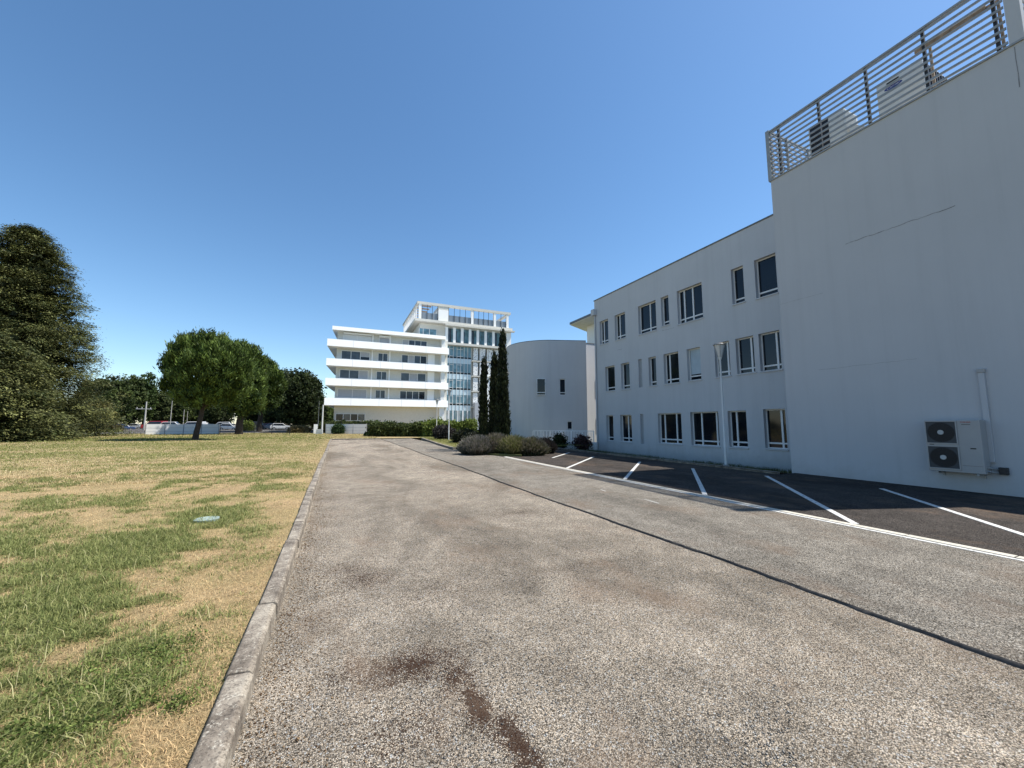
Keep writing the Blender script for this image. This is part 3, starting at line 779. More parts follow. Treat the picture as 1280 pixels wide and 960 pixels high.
LV = [(.0, 4.75), (6.0, 8.12), (9.37, 11.50), (12.75, 14.87), (16.12, 17.75)]
x0w, x1w = wx(419.5), wx(559)
core = MB()
for (a, b) in LV: core.box(wl(x0w), wl(x1w), 1.4, 13.5, a + .002, b - .002)
core.build('wall', M['cream'], wb)
def wwin(parent, pa, pb, z0, z1, n, mats, frame=None, Yp=YW + 1.4, off=8.0):
    xa, xb = wx(pa, Yp), wx(pb, Yp); y = Yp - YW
    fr = MB(); t = .09
    X = [xa + (xb - xa) * i / n for i in range(n + 1)]
    for x in X: fr.box(x - off - t / 2, x - off + t / 2, y - .10, y - .012, z0, z1)
    for i in range(n):
        fr.box(X[i] - off + t / 2, X[i + 1] - off - t / 2, y - .10, y - .012, z1 - t, z1); fr.box(X[i] - off + t / 2, X[i + 1] - off - t / 2, y - .10, y - .012, z0, z0 + t)
    o = fr.build('window', frame or M['pvc'], parent)
    for i in range(n):
        m_ = mats[i % len(mats)]
        if m_ is None: continue
        zb = z0 + t
        if m_ == 'half':
            box('pane', M['glass'], o, X[i] - off + t / 2, X[i + 1] - off - t / 2, y - .05, y - .03, z0 + t, z0 + .6)
            box('shutter', M['shutter'], o, X[i] - off + t / 2, X[i + 1] - off - t / 2, y - .07, y - .03, z0 + .601, z1 - t)
        else:
            box('pane' if m_ in (M['glass'], M['glass_w']) else 'shutter', m_, o, X[i] - off + t / 2, X[i + 1] - off - t / 2, y - .06, y - .03, z0 + t, z1 - t)
    return o
M['glass_w'] = m_glass('office_glass', (.045, .055, .07), .08)
G, SHT, GW = M['glass'], M['shutter'], M['glass_w']
M['pale_shutter'] = plain('pale_shutter', (.66, .67, .66), .6, var=.04)
PS = M['pale_shutter']
lay = {1: [(423, 459, 2, [SHT, SHT]), (470, 482, 2, [GW]), (500.5, 531.5, 4, [GW, GW, GW, G])],
       2: [(424.5, 460, 3, [GW, GW, SHT]), (470.5, 483, 2, [GW]), (501, 532, 3, [GW, SHT, GW])],
       3: [(425.6, 461, 3, [GW, GW, 'half']), (471.8, 483.7, 2, [GW]), (501.5, 532.5, 4, [GW, SHT, GW, G])],
       4: [(427, 462, 2, [PS, PS]), (472.5, 485.3, 1, [SHT]), (502, 532.5, 4, [SHT, GW, GW, GW])]}
for k, ws in lay.items():
    for (pa, pb, n, ms) in ws: wwin(wb, pa, pb, LV[k][0] + .15, LV[k][1] - .42, n, ms)
    box('pale_pillar', M['white'], wb, wl(wx(534)), wl(wx(542.5)), 1.10, 1.395, LV[k][0] + .003, LV[k][1] - .003) if k < 4 else None
    box('end_pillar', M['white'], wb, wl(wx(551.5, YW + .3)), wl(18.0), .3, 1.395, LV[k][0] + .003, LV[k][1] - .003)
    for px in (463.5, 485.5): box('pilaster', M['white'], wb, wl(wx(px)), wl(wx(px + 1.6)), 1.2, 1.395, LV[k][0] + .003, LV[k][1] - .003)
    # left flank windows, seen very obliquely
    for (ya, yb) in ((3, 5.5), (8, 11)):
        box('flank_window', M['glass'], wb, wl(x0w) - .03, wl(x0w) - .003, ya, yb, LV[k][0] + .15, LV[k][1] - .3)
for k in (3, 4): pass
box('awning_box', M['white'], wb, wl(wx(427)), wl(wx(462.5)), .75, 1.28, LV[4][1] - .36, LV[4][1] - .16)
box('awning_box', M['white'], wb, wl(wx(472)), wl(wx(486)), .75, 1.28, LV[4][1] - .42, LV[4][1] - .22)
wwin(wb, 422, 458, 2.15, 3.4, 4, [G, GW])
box('entrance_pillar', M['white'], wb, wl(wx(550, YW + .4)), wl(18.0), .4, 1.395, .003, 4.747)
# panel joints in the parapets
for (a, b) in ZB:
    j = MB()
    for px in (440, 475, 503, 532): x = wl(wx(px, YW)); j.obox((x, -.002, a + .02), (x, .17 * (b - a) - .005, b - .02), .03, .012, (0, 1, 0))
    j.build('panel_joints', M['shutter'], wb)

YT = 87.0
tb = empty('glass_tower', (26, YT, 0), 'eight-level office tower with blue curtain glazing and open roof terrace frame', 'building')
def tx_(px, Yp=YT): return float(on_y(px, 460, Yp)[0]) - 26.0
X0, X1 = 15.08 - 26, 38.2 - 26
# body
xg0, xg1 = tx_(558), tx_(590)
body = MB(); body.box(X0 + .9, xg0, 1.2, 21, 0, 24.75); body.box(xg0 + .001, xg1, .9, 21, 0, 19.89); body.box(xg0 + .001, xg1, 1.2, 21, 19.891, 24.74); body.box(xg1 + .001, X1 - 1.0, 1.2, 21, 0, 24.75)
body.build('wall', M['cream'], tb)
M['beam'] = m_render('pale_tower_cladding', (.66, .64, .58), .08)
def tslab(name, x0, x1, y0, y1, z0, z1, mat=None): return box(name, mat or M['beam'], tb, x0, x1, y0, y1, z0, z1)
tslab('roof_beam', X0, X1, 0, .7, 28.85, 29.4); tslab('roof_beam', X0, X0 + .6, .701, 22, 28.85, 29.4); tslab('roof_beam', X1 - .6, X1, .701, 22, 28.85, 29.4); tslab('roof_beam', X0, X1, 22.001, 22.6, 28.85, 29.4)
for i in range(9): tslab('roof_rafter', X0 + .601, X0 + 3.6, 2 + i * 2.3, 2.25 + i * 2.3, 28.9, 29.2, M['rust'])
tslab('terrace_slab', X0 - .5, X1 + .4, -.2, 22, 24.80, 25.35)
tslab('terrace_slab', xg0 - .6, X1 + .7, -1.0, -.201, 24.25, 24.55)
tslab('floor_slab', xg0 - .9, X1 + .2, -.6, 1.195, 19.9, 20.4)
box('roof_box', M['white'], tb, tx_(547), tx_(559.5), .05, 6, 25.351, 28.0); box('roof_box', M['cream'], tb, tx_(547) + .01, tx_(559.5) - .01, .1, 5.9, 28.001, 28.84)
for px in (523.5, 590, 618.5, 634.5): box('column', M['white'], tb, tx_(px) - .3, tx_(px) + .3, .1, .6, 25.351, 28.845)
for i in range(9): box('column', M['white'], tb, X0 + .05, X0 + .35, 2.2 + i * 2.3, 2.5 + i * 2.3, 25.351, 28.845)
mb = MB(); x = tx_(526)
bal = MB()
for (a, b) in ((526, 546), (560, 588.5), (592, 617), (620, 633)):
    xa, xb = tx_(a), tx_(b); n = max(2, int((xb - xa) / 1.1))
    for i in range(n + 1): mb.box(xa + (xb - xa) * i / n - .04, xa + (xb - xa) * i / n + .04, .25, .33, 25.36, 28.84)
    bal.box(xa, xb, .36, .40, 25.5, 27.0)
mb.build('terrace_mullions', M['galv_dark'], tb)
bal.build('glass_balustrade', plain('smoked_balustrade', (.20, .23, .26), .2, 0, .1, .5, .6), tb)
for (a, b, h, c) in ((528, 544, 1.7, 'shr'), (604, 614, 1.6, 'r')): pass
box('roof_plant_room', M['shutter'], tb, tx_(529), tx_(545), 4, 8, 25.36, 27.4)
box('roof_plant_room', plain('brick_red_plant_room', (.28, .17, .15), .7), tb, tx_(606), tx_(616), 6, 9, 25.36, 27.6)
# top floor: fins and glass
box('glass_band', M['glass_blue'], tb, tx_(524), tx_(546), 1.10, 1.19, 20.6, 23.4)
for px in (524, 529, 537, 546): box('mullion', M['pvc'], tb, tx_(px) - .06, tx_(px) + .06, 1.0, 1.095, 20.6, 23.4)
box('glass_band', M['glass_blue'], tb, tx_(557), tx_(632), 1.10, 1.19, 20.45, 24.1)
for i in range(8):
    px = 555.5 + i * 9.85
    fo = box('fin_panel', M['white'], tb, tx_(px), tx_(px) + .62, -.35, -.25, 20.41, 24.0)
    box('pane', M['glass_blue'] if i % 3 else GW, tb, tx_(px) + .8, tx_(px) + 1.7, 1.03, 1.095, 20.46, 24.0)
    box('dark_pane', GW, tb, tx_(px) + 1.0, tx_(px) + 1.25, .98, 1.025, 20.47, 23.6)
box('end_screen', M['white'], tb, tx_(632.5), tx_(638), -.4, .2, 19.6, 24.2)
# curtain wall
zf = [2.0, 5.45, 9.1, 12.8, 16.5, 19.85]
cw = MB().box(xg0, xg1, .80, .895, .4, 19.85).build('curtain_wall', M['glass_blue'], tb)
for i, z in enumerate(zf[1:-1]):
    box('spandrel', M['glass_pale'], cw, xg0, xg1 - .02, .74, .795, z - .75, z + .45)
mb = MB(); n = 7
for i in range(n + 1): mb.box(xg0 + (xg1 - xg0) * i / n - .04, xg0 + (xg1 - xg0) * i / n + .04, .64, .735, .4, 19.8)
mb.build('mullions', M['pvc'], cw)
for i, z in enumerate(zf[1:-1]):
    for (a, b) in ((1, 2), (3, 4.6)):
        u0 = xg0 + (xg1 - xg0) * a / n; u1 = xg0 + (xg1 - xg0) * b / n
        m2 = MB().box(u0 + .05, u1 - .05, .66, .76, z + .9, z + 1.0).box(u0 + .05, u1 - .05, .66, .76, z + 2.6, z + 2.68); m2.build('opening_light', M['pvc'], cw)
    box('dark_strip', G, cw, xg0 + .05, xg1 - .05, .765, .797, z + .46, z + .85)
for i in range(5): box('ground_pillar', M['pvc'], cw, xg0 + .6 + i * 1.15, xg0 + .85 + i * 1.15, .5, .63, .2, 4.7)
# perforated screens to the right of the glazing
def m_perf():
    m, nt, p = newmat('perforated_white_screen')
    v = N(nt, 'TexVoronoi'); v.inputs['Scale'].default_value = 3.2; nt.links.new(pos(nt), v.inputs['Vector'])
    nt.links.new(ramp(nt, v.outputs['Distance'], [(.25, (.30, .32, .34)), (.45, (.80, .80, .79))]), p.inputs['Base Color']); p.inputs['Roughness'].default_value = .6
    return m
M['perf'] = m_perf()
rows = [(16.75, 19.7), (13.1, 16.2), (9.45, 12.55), (5.8, 8.9)]
for r, (z0, z1) in enumerate(rows):
    tslab('ledge', xg1, X1 - .8 if r < 2 else xg1 + 2.1, .0, 1.195, z0 - .35, z0 - .12)
    for c in range(5):
        px = 592 + c * 9.4
        if r >= 2 and c > 0: continue
        box('perforated_screen', M['perf'], tb, tx_(px), tx_(px) + 1.15, .25, .33, z0, z1)
        box('pane', GW, tb, tx_(px) + 1.2, tx_(px) + 1.6, 1.1, 1.19, z0, z1)
        box('white_upright', M['white'], tb, tx_(px) + 1.62, tx_(px) + 1.8, .2, .5, z0 - .1, z1)
for px in (600.5, 603.5, 609.5): box('white_upright', M['white'], tb, tx_(px), tx_(px) + .3, .1, .4, 5.2, 16.3)
box('base_block', M['shutter'], tb, tx_(592.8), tx_(604), -.8, 1.19, 0, 6.6)
box('base_block', M['white'], tb, tx_(604) + .01, X1 - 1, .6, 1.19, 0, 12.2)

# ================================================================== VEGETATION BUILDERS
def rand_unit(n):
    v = rng.normal(size=(n, 3)); return v / np.linalg.norm(v, axis=1)[:, None]
def leaf_quads(c, u, v, ls, ws):
    """c (n,3) centres; u,v unit directions; returns rhombus quads"""
    a = c - u * ls[:, None] * .5; b = c + v * ws[:, None] * .5 ; d = c - v * ws[:, None] * .5; e = c + u * ls[:, None] * .5
    V = np.stack([a, b, e, d], 1).reshape(-1, 3); n = len(c)
    F = np.arange(4 * n).reshape(n, 4)
    return V, F
def perp(u):
    r = rand_unit(len(u)); v = np.cross(u, r); return v / (np.linalg.norm(v, axis=1)[:, None] + 1e-9)
def crown_mesh(name, cc, cn, per, spread, flat, size, aspect, style, colA, colB, cjit=.25):
    """cc clump centres, cn outward directions"""
    n = len(cc)
    idx = np.repeat(np.arange(n), per); N_ = len(idx)
    off = rng.normal(size=(N_, 3)) * spread; off[:, 2] *= flat
    c = cc[idx] + off
    out = cn[idx]
    if style == 'needle': u = (out * .5 + np.array([0, 0, .8])) + (rng.normal(size=(n, 3)) * .28)[idx] + rng.normal(size=(N_, 3)) * .30
    elif style == 'spray': u = out * np.array([1, 1, .2]) + np.array([0, 0, -.28]) + rng.normal(size=(N_, 3)) * np.array([.55, .55, .22])
    elif style == 'up': u = np.array([0, 0, 1.]) + out * .22 + rng.normal(size=(N_, 3)) * .22
    else: u = rng.normal(size=(N_, 3))
    u = u / np.linalg.norm(u, axis=1)[:, None]
    v = perp(u)
    if style == 'spray':
        v = np.cross(u, np.array([0, 0, 1.])) + rng.normal(size=(N_, 3)) * .35; v /= np.linalg.norm(v, axis=1)[:, None]
    ls = size * rng.uniform(.6, 1.4, N_); ws = ls * aspect * rng.uniform(.7, 1.3, N_)
    V, F = leaf_quads(c, u, v, ls, ws)
    t = np.clip(rng.normal(.5, .28, N_) + (rng.uniform(-.5, .5, n) * 1.0)[idx], 0, 1)[:, None]
    k = np.clip(1 + rng.normal(0, cjit, n), .5, 1.7)[idx][:, None]
    col = (np.array(colA) * (1 - t) + np.array(colB) * t) * k
    return V, F, np.repeat(col, 4, 0)
def lobe_points(lobes, n, lo=.72, up=.15, inner=.0):
    L = np.array(lobes, float); wgt = (L[:, 3] * L[:, 4] + L[:, 3] * L[:, 5] + L[:, 4] * L[:, 5]); wgt /= wgt.sum()
    P, D = [], []
    need = n
    while need > 0:
        k = need * 2 + 20
        j = rng.choice(len(L), k, p=wgt); d = rand_unit(k); d[:, 2] += up; d /= np.linalg.norm(d, axis=1)[:, None]
        r = rng.uniform(lo, 1.04, k)
        bump_ = 1 + .10 * np.sin(d[:, 0] * 7 + j) * np.cos(d[:, 1] * 6 + d[:, 2] * 5)
        p = L[j, :3] + d * L[j, 3:6] * (r * bump_)[:, None]
        deep = np.zeros(k, bool)
        for q in range(len(L)):
            dist = np.sqrt((((p - L[q, :3]) / L[q, 3:6]) ** 2).sum(1)); deep |= (dist < .62)
        p, d = p[~deep], d[~deep]
        P.append(p[:need]); D.append(d[:need]); need -= len(p[:need])
    return np.concatenate(P), np.concatenate(D)
def combine(parts):
    V, F, Cc = [], [], []; b = 0
    for (v, f, c) in parts: V.append(v); F.append(f + b); Cc.append(c); b += len(v)
    return np.concatenate(V), np.concatenate(F), np.concatenate(Cc)
def tree(name, base, trunkpts, trunkr, lobes, nclump, per, spread, flat, size, aspect, style, colA, colB, label, cat, group=None, mat='leaf', up=.15, limbs=6, core=True, lo=.66, pts=None):
    """everything given relative to the base"""
    r = empty(name, base, label, cat, group)
    mb = MB().tube(trunkpts, trunkr, 9)
    top = Vector(trunkpts[-1])
    for i in range(limbs):
        L = lobes[i % len(lobes)]; a = rng.uniform(0, 2 * pi)
        e = Vector((L[0] + cos(a) * L[3] * .6, L[1] + sin(a) * L[4] * .6, L[2] + rng.uniform(-.2, .5) * L[5]))
        s0 = Vector(trunkpts[-2]).lerp(top, rng.uniform(.2, 1)); mid = s0.lerp(e, .5) + Vector((0, 0, .08 * L[5]))
        mb.tube([s0, mid, e], [trunkr[-1] * .8, trunkr[-1] * .45, trunkr[-1] * .15], 6, False)
    mb.build('trunk', M['bark'], r)
    if pts is None: pts = lobe_points(lobes, nclump, lo, up)
    parts = [crown_mesh('c', pts[0], pts[1], per, spread, flat, size, aspect, style, colA, colB)]
    if core:
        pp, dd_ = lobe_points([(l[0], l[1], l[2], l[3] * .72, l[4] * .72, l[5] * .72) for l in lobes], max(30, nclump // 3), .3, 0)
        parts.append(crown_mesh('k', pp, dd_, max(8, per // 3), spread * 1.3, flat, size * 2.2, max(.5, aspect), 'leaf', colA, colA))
    V, F, Cc = combine(parts)
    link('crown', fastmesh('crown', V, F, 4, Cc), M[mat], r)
    return r

def place(px, d):
    """ground place under photo column px at camera depth d"""
    v = F0 * d + RV * ((px - 640) / FPX * d * 1.0); return float(v[0]), float(v[1])
def hz(py, d): return EYE + (530 - py) / 487.0 * d

# ------------------------------------------------------------------ big conifers at left
def big_conifer(base, H, R, label, seed, skirt=.12, prof=None, n=900, per=60):
    pr = prof or (lambda t: (1 - t) ** .62 * (1 - .25 * max(0, .2 - t) / .2))
    C_, D_ = [], []
    lr = np.random.default_rng(seed)
    for i in range(n):
        t = 1 - (1 - lr.uniform(0, 1)) ** .5 if False else lr.uniform(0, 1) ** 1.25
        z = H * (.01 + .99 * t); a = lr.uniform(0, 2 * pi)
        rr = R * pr(t) * (1 + .13 * math.sin(a * 3 + t * 9) + .10 * math.sin(a * 7 - t * 23) + lr.uniform(-.16, .13)) + .25
        for s in (1.0, .84, .66):
            if s < 1 and lr.uniform() < .25: continue
            q = rr * s; C_.append((q * cos(a), q * sin(a), z + (1 - s) * rr * .25 - .10 * q * (1 - t) + lr.uniform(-.15, .15))); D_.append((cos(a), sin(a), .0))
    C_ = np.array(C_); D_ = np.array(D_)
    r = empty('conifer', base, label, 'tree', 'dense conifers at the lawn edge')
    MB().tube([(0, 0, -.3), (0, 0, H * .5), (0, 0, H * .97)], [R * .07, R * .045, .04], 9).build('trunk', M['bark'], r)
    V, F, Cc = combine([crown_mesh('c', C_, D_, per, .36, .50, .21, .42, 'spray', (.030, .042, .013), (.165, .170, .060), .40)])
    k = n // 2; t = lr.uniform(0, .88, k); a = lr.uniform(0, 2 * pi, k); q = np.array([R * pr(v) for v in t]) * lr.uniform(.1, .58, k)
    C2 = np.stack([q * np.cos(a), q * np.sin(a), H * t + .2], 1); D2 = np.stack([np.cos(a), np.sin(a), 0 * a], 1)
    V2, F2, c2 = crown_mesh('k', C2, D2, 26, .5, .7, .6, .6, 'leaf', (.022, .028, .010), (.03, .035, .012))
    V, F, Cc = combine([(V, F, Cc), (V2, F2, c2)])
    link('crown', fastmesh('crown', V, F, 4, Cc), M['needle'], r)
bx_, by_ = place(12, 40.5)
big_conifer((bx_, by_, .1), hz(286, 40.5) + .6, 7.2, 'tall dense olive-green conifer at the left edge of the lawn', 5, prof=lambda t: min(1, (1 - t) ** .55 * (1.0 + .06 * sin(t * 6))), n=1250, per=78)
bx_, by_ = place(-32, 31)
big_conifer((bx_, by_, .1), 8.6, 5.3, 'lower spreading conifer in front of the tallest one', 8, prof=lambda t: (1 - t) ** .5, n=600, per=80)

# ------------------------------------------------------------------ stone pines on the lawn
PA, PB = (.022, .042, .009), (.125, .175, .036)
px_, d_ = 247, 34.9
bx_, by_ = place(px_, d_)
base = (bx_, by_, .12)
rb = lambda px, py, d, b: (float((F0 * d + RV * ((px - 640) / FPX * d))[0] - b[0]), float((F0 * d + RV * ((px - 640) / FPX * d))[1] - b[1]), hz(py, d) - b[2])
def lobe(px, py, d, r, rz, b): x, y, z = rb(px, py, d, b); return (x, y, z, r, r, rz)
tree('stone_pine', base, [(0, 0, -.3), (.12, -.05, .9), (.35, -.1, 2.2), (.5, -.1, 4.2)], [.27, .22, .19, .14],
     [lobe(258, 465, 34.9, 2.9, 2.7, base), lobe(236, 452, 34.4, 2.0, 1.9, base), lobe(280, 462, 35, 2.2, 2.3, base), lobe(255, 444, 35.2, 2.5, 2.1, base), lobe(216, 455, 34.5, 1.0, .9, base), lobe(214, 480, 34.8, .9, .9, base), lobe(252, 488, 35, 2.3, 1.6, base), lobe(284, 480, 35.4, 1.7, 1.9, base)],
     1050, 80, .16, 1.3, .32, .20, 'needle', PA, PB, 'round-crowned pine on the lawn, the nearest, with a leaning dark trunk', 'tree', 'pines in a row on the lawn', 'needle', .25, 14, False, .55)
bx_, by_ = place(301, 52.4); base = (bx_, by_, .12)
tree('stone_pine', base, [(0, 0, -.3), (0, 0, 1.5), (.2, 0, 4.0)], [.5, .42, .3],
     [lobe(298, 476, 52.4, 3.0, 4.2, base), lobe(290, 450, 52.4, 2.4, 2.6, base), lobe(308, 455, 52.6, 1.8, 2.4, base), lobe(306, 498, 52.6, 2.3, 2.3, base)],
     620, 70, .21, 1.3, .42, .22, 'needle', PA, PB, 'tall round-crowned pine behind the nearest one, straight trunk showing', 'tree', 'pines in a row on the lawn', 'needle', .25, 6)
bx_, by_ = place(326, 68); base = (bx_, by_, .12)
tree('stone_pine', base, [(0, 0, -.3), (0, 0, 1.5), (.2, 0, 5.0)], [.5, .4, .3],
     [lobe(327, 484, 68, 3.2, 4.2, base), lobe(322, 466, 68, 2.4, 2.6, base), lobe(338, 480, 68, 1.8, 3.2, base)],
     480, 70, .24, 1.3, .46, .22, 'needle', PA, PB, 'farthest and smallest pine of the lawn row, right of the others', 'tree', 'pines in a row on the lawn', 'needle', .25, 5)

# ------------------------------------------------------------------ far tree line
OA, OB = (.014, .024, .008), (.050, .066, .020)
def far_tree(px, d, top, wpx, label, A=(.030, .045, .014), B=(.085, .11, .03), kind='broadleaf_tree', tall=1.0, n=260, base_py=None):
    b = (*place(px, d), .1); r = wpx / 487 * d; zt = hz(top, d)
    lobes = [(0, 0, zt * .52, r, r, zt * .46)]
    for k in range(4):
        a = rng.uniform(0, 2 * pi); lobes.append((cos(a) * r * .45, sin(a) * r * .45, zt * rng.uniform(.35, .75), r * .6, r * .6, zt * .25))
    tree(kind, b, [(0, 0, -.3), (0, 0, zt * .5)], [.3, .15], lobes, n, 40, .5 * max(.6, r / 4), .8, .60 * max(.7, r / 5), .6, 'leaf', A, B, label, 'tree', 'trees beyond the car park', 'leaf', .1, 3)
far_tree(372, 92, 464, 24, 'dark round oak left of the white terraced office', OA, OB, 'oak_tree', n=900)
far_tree(350, 99, 462, 19, 'dark oak overlapped by the farthest pine', OA, OB, 'oak_tree', n=500)
far_tree(392, 96, 488, 13, 'low dark tree touching the white terraced office edge', OA, OB, 'oak_tree', n=350)
far_tree(122, 74, 470, 17, 'mid-green tree just right of the tall conifer')
far_tree(146, 92, 470, 15, 'broad green tree above the parked blue cars')
far_tree(166, 98, 468, 11, 'green tree left of the crossarm utility pole')
far_tree(181, 104, 464, 10, 'slim upright poplar rising above the far tree line', (.03, .05, .014), (.09, .13, .035), 'poplar_tree')
far_tree(201, 108, 489, 12, 'pale bushy tree right of the slim poplar', (.04, .06, .02), (.12, .14, .05))
far_tree(222, 112, 494, 14, 'low dark tree seen under the nearest pine')
far_tree(272, 112, 500, 18, 'dark tree behind the two nearer pine trunks', OA, OB)
far_tree(325, 112, 498, 18, 'dark tree behind the farthest pine', OA, OB)
far_tree(410, 112, 506, 10, 'bright green tree seen under the terraced office corner', (.05, .08, .02), (.14, .18, .045))
far_tree(98, 78, 500, 18, 'dense green tree filling in behind the tall conifer')
far_tree(428, 118, 512, 12, 'green tree behind the ground floor of the terraced office')
far_tree(245, 118, 502, 16, 'mid-green tree behind the nearest pine trunk')
# shrubs
def shrub(name, px, d, top, wpx, A, B, label, group=None, n=160, zb=.1, size=.16, style='leaf', asp=.6, spread=.16):
    b = (*place(px, d), zb); r = wpx / 487 * d; h = max(.3, hz(top, d) - zb)
    mbp = [(0, 0, h * .5, r, r * .8, h * .52), (r * .35, 0, h * .35, r * .6, r * .6, h * .38), (-r * .4, 0, h * .38, r * .6, r * .6, h * .36)]
    return tree(name, b, [(0, 0, -.1), (0, 0, h * .5)], [.05, .02], mbp, n, 36, spread, .8, size, asp, style, A, B, label, 'shrub', group, 'leaf', .2, 4, True, .6)
shrub('yellow_green_shrub', 126, 66, 503, 9, (.08, .08, .02), (.20, .18, .06), 'yellowish shrub at the foot of the tall conifer', size=.4, spread=.4, n=200)
shrub('small_shrub', 135, 63, 531, 14, (.07, .06, .02), (.17, .14, .06), 'low dry brushwood between the conifer and the parked blue cars', size=.25, spread=.3)
shrub('small_shrub', 309, 72, 528, 7, (.06, .09, .015), (.16, .20, .04), 'rounded bright green shrub right of the second pine trunk', size=.25, spread=.25)
shrub('small_shrub', 376, 66, 534, 11, (.12, .10, .04), (.26, .20, .09), 'straw-coloured bramble patch left of the white gate wall', size=.22, spread=.25)
shrub('small_shrub', 424, 59, 531, 6, (.02, .04, .015), (.05, .09, .03), 'dark green shrub growing before the white gate wall', size=.16, spread=.16)
shrub('small_shrub', 699, 28.6, 545, 4, (.02, .03, .012), (.05, .07, .02), 'small dark shrub behind the low white wall, nearer the lavender', zb=-.1, size=.11, spread=.17, n=90)
shrub('small_shrub', 727, 28.2, 547, 6, (.05, .03, .03), (.12, .07, .07), 'reddish shrub behind the balustrade near the office corner', zb=-.1, size=.11, spread=.17, n=90)

# hedge in front of the far offices
def hedge(name, pa, pb, d, top, label, A, B, n, zb=.05, depth=1.4, size=.22):
    xa, ya = place(pa, d); xb, yb = place(pb, d); L = hypot(xb - xa, yb - ya); h = hz(top, d) - zb
    o = empty(name, ((xa + xb) / 2, (ya + yb) / 2, zb), label, 'hedge')
    u = np.array([xb - xa, yb - ya, 0]) / L; v = np.array([-u[1], u[0], 0])
    s = rng.uniform(-L / 2, L / 2, n); q = rng.uniform(-1, 1, n); t = rng.uniform(0, 1, n)
    face = rng.integers(0, 3, n)
    hh = h * (1 + .10 * np.sin(s * 1.3 + xa) + .07 * np.sin(s * 3.1) + .05 * rng.normal(size=n))
    w_ = np.where(face == 0, q * depth / 2, np.where(face == 1, -depth / 2, depth / 2) * (1 + .15 * np.sin(s * 2.2)))
    z = np.where(face == 0, hh, t * hh)
    cc = u[None] * s[:, None] + v[None] * w_[:, None]; cc[:, 2] = z
    dn = v[None] * np.where(face == 0, 0, np.sign(w_))[:, None] + np.array([0, 0, 1.]) * (face == 0)[:, None]
    V, F, Cc = crown_mesh('h', cc, dn, 34, .22, .9, size, .6, 'leaf', A, B)
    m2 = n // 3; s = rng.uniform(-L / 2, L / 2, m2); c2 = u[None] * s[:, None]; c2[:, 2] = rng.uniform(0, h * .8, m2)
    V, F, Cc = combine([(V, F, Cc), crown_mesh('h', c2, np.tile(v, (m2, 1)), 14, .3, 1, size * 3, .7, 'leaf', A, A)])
    link('foliage', fastmesh('foliage', V, F, 4, Cc), M['leaf'], o)
    mb = MB()
    for k in range(int(L / 1.2)): mb.tube([tuple(u * (-L / 2 + .6 + k * 1.2)), tuple(u * (-L / 2 + .6 + k * 1.2) + np.array([0, 0, h * .6]))], [.04, .02], 5)
    mb.build('stems', M['bark'], o)
hedge('hedge', 466, 533, 48.5, 533, 'dark green hedge left of the far lamp posts in front of the terraced office', (.03, .045, .014), (.10, .125, .035), 700)
hedge('hedge', 531, 592, 48.0, 530.5, 'lighter green clipped hedge between the lamp posts and the cypresses', (.07, .10, .02), (.22, .27, .06), 700)
hedge('hedge', 404, 474, 63.5, 530, 'clipped green hedge topping the fence behind the white gate wall', (.04, .055, .015), (.10, .13, .03), 500, .8, 1.0)
shrub('dark_shrub', 556, 39.5, 533, 13, (.022, .02, .018), (.07, .06, .055), 'dull purple-brown shrub at the foot of the middle lamp post', size=.14)
shrub('dark_shrub', 583, 32, 540, 15, (.012, .016, .008), (.035, .04, .018), 'nearly black shrub left of the smallest cypress', size=.14, n=240)
shrub('dark_shrub', 597, 26.5, 543, 13, (.012, .016, .008), (.035, .04, .018), 'dark shrub tucked between the lavender and the cypresses', size=.12, n=260)

# cypresses
def cypress(px, d, top, wpx, label, seed):
    b = (*place(px, d), .05); H = hz(top, d) - .05; R = wpx / 487 * d
    lr = np.random.default_rng(seed); n = int(420 * H / 6)
    t = lr.uniform(0, 1, n); a = lr.uniform(0, 2 * pi, n)
    rr = R * np.minimum(1, (1 - t) ** .8 * 1.12) * (1 + .14 * np.sin(a * 4 + t * 14)) * lr.uniform(.78, 1.08, n) * np.clip(.72 + t * 1.6, 0, 1)
    cc = np.stack([rr * np.cos(a), rr * np.sin(a), H * (.02 + .98 * t)], 1); dn = np.stack([np.cos(a), np.sin(a), 0 * a], 1)
    r = empty('cypress', b, label, 'tree', 'columnar cypresses in the planted bed')
    MB().tube([(0, 0, -.2), (0, 0, H * .9)], [.09, .015], 7).build('trunk', M['bark'], r)
    V, F, Cc = crown_mesh('c', cc, dn, 50, .065, 2.2, .16, .28, 'up', (.006, .010, .004), (.042, .052, .018), .3)
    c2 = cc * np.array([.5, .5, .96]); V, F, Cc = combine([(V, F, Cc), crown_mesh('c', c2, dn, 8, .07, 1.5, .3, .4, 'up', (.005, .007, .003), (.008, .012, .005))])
    link('crown', fastmesh('crown', V, F, 4, Cc), M['needle'], r)
cypress(628, 23.6, 415, 8.2, 'tallest dark columnar cypress, beside the nearest lamp post of the bed', 1)
cypress(617.5, 24.4, 445, 6.4, 'middle-height cypress pressed between the other two', 2)
cypress(604.5, 25.2, 450, 4.9, 'slimmest dark cypress, leftmost of the three', 3)

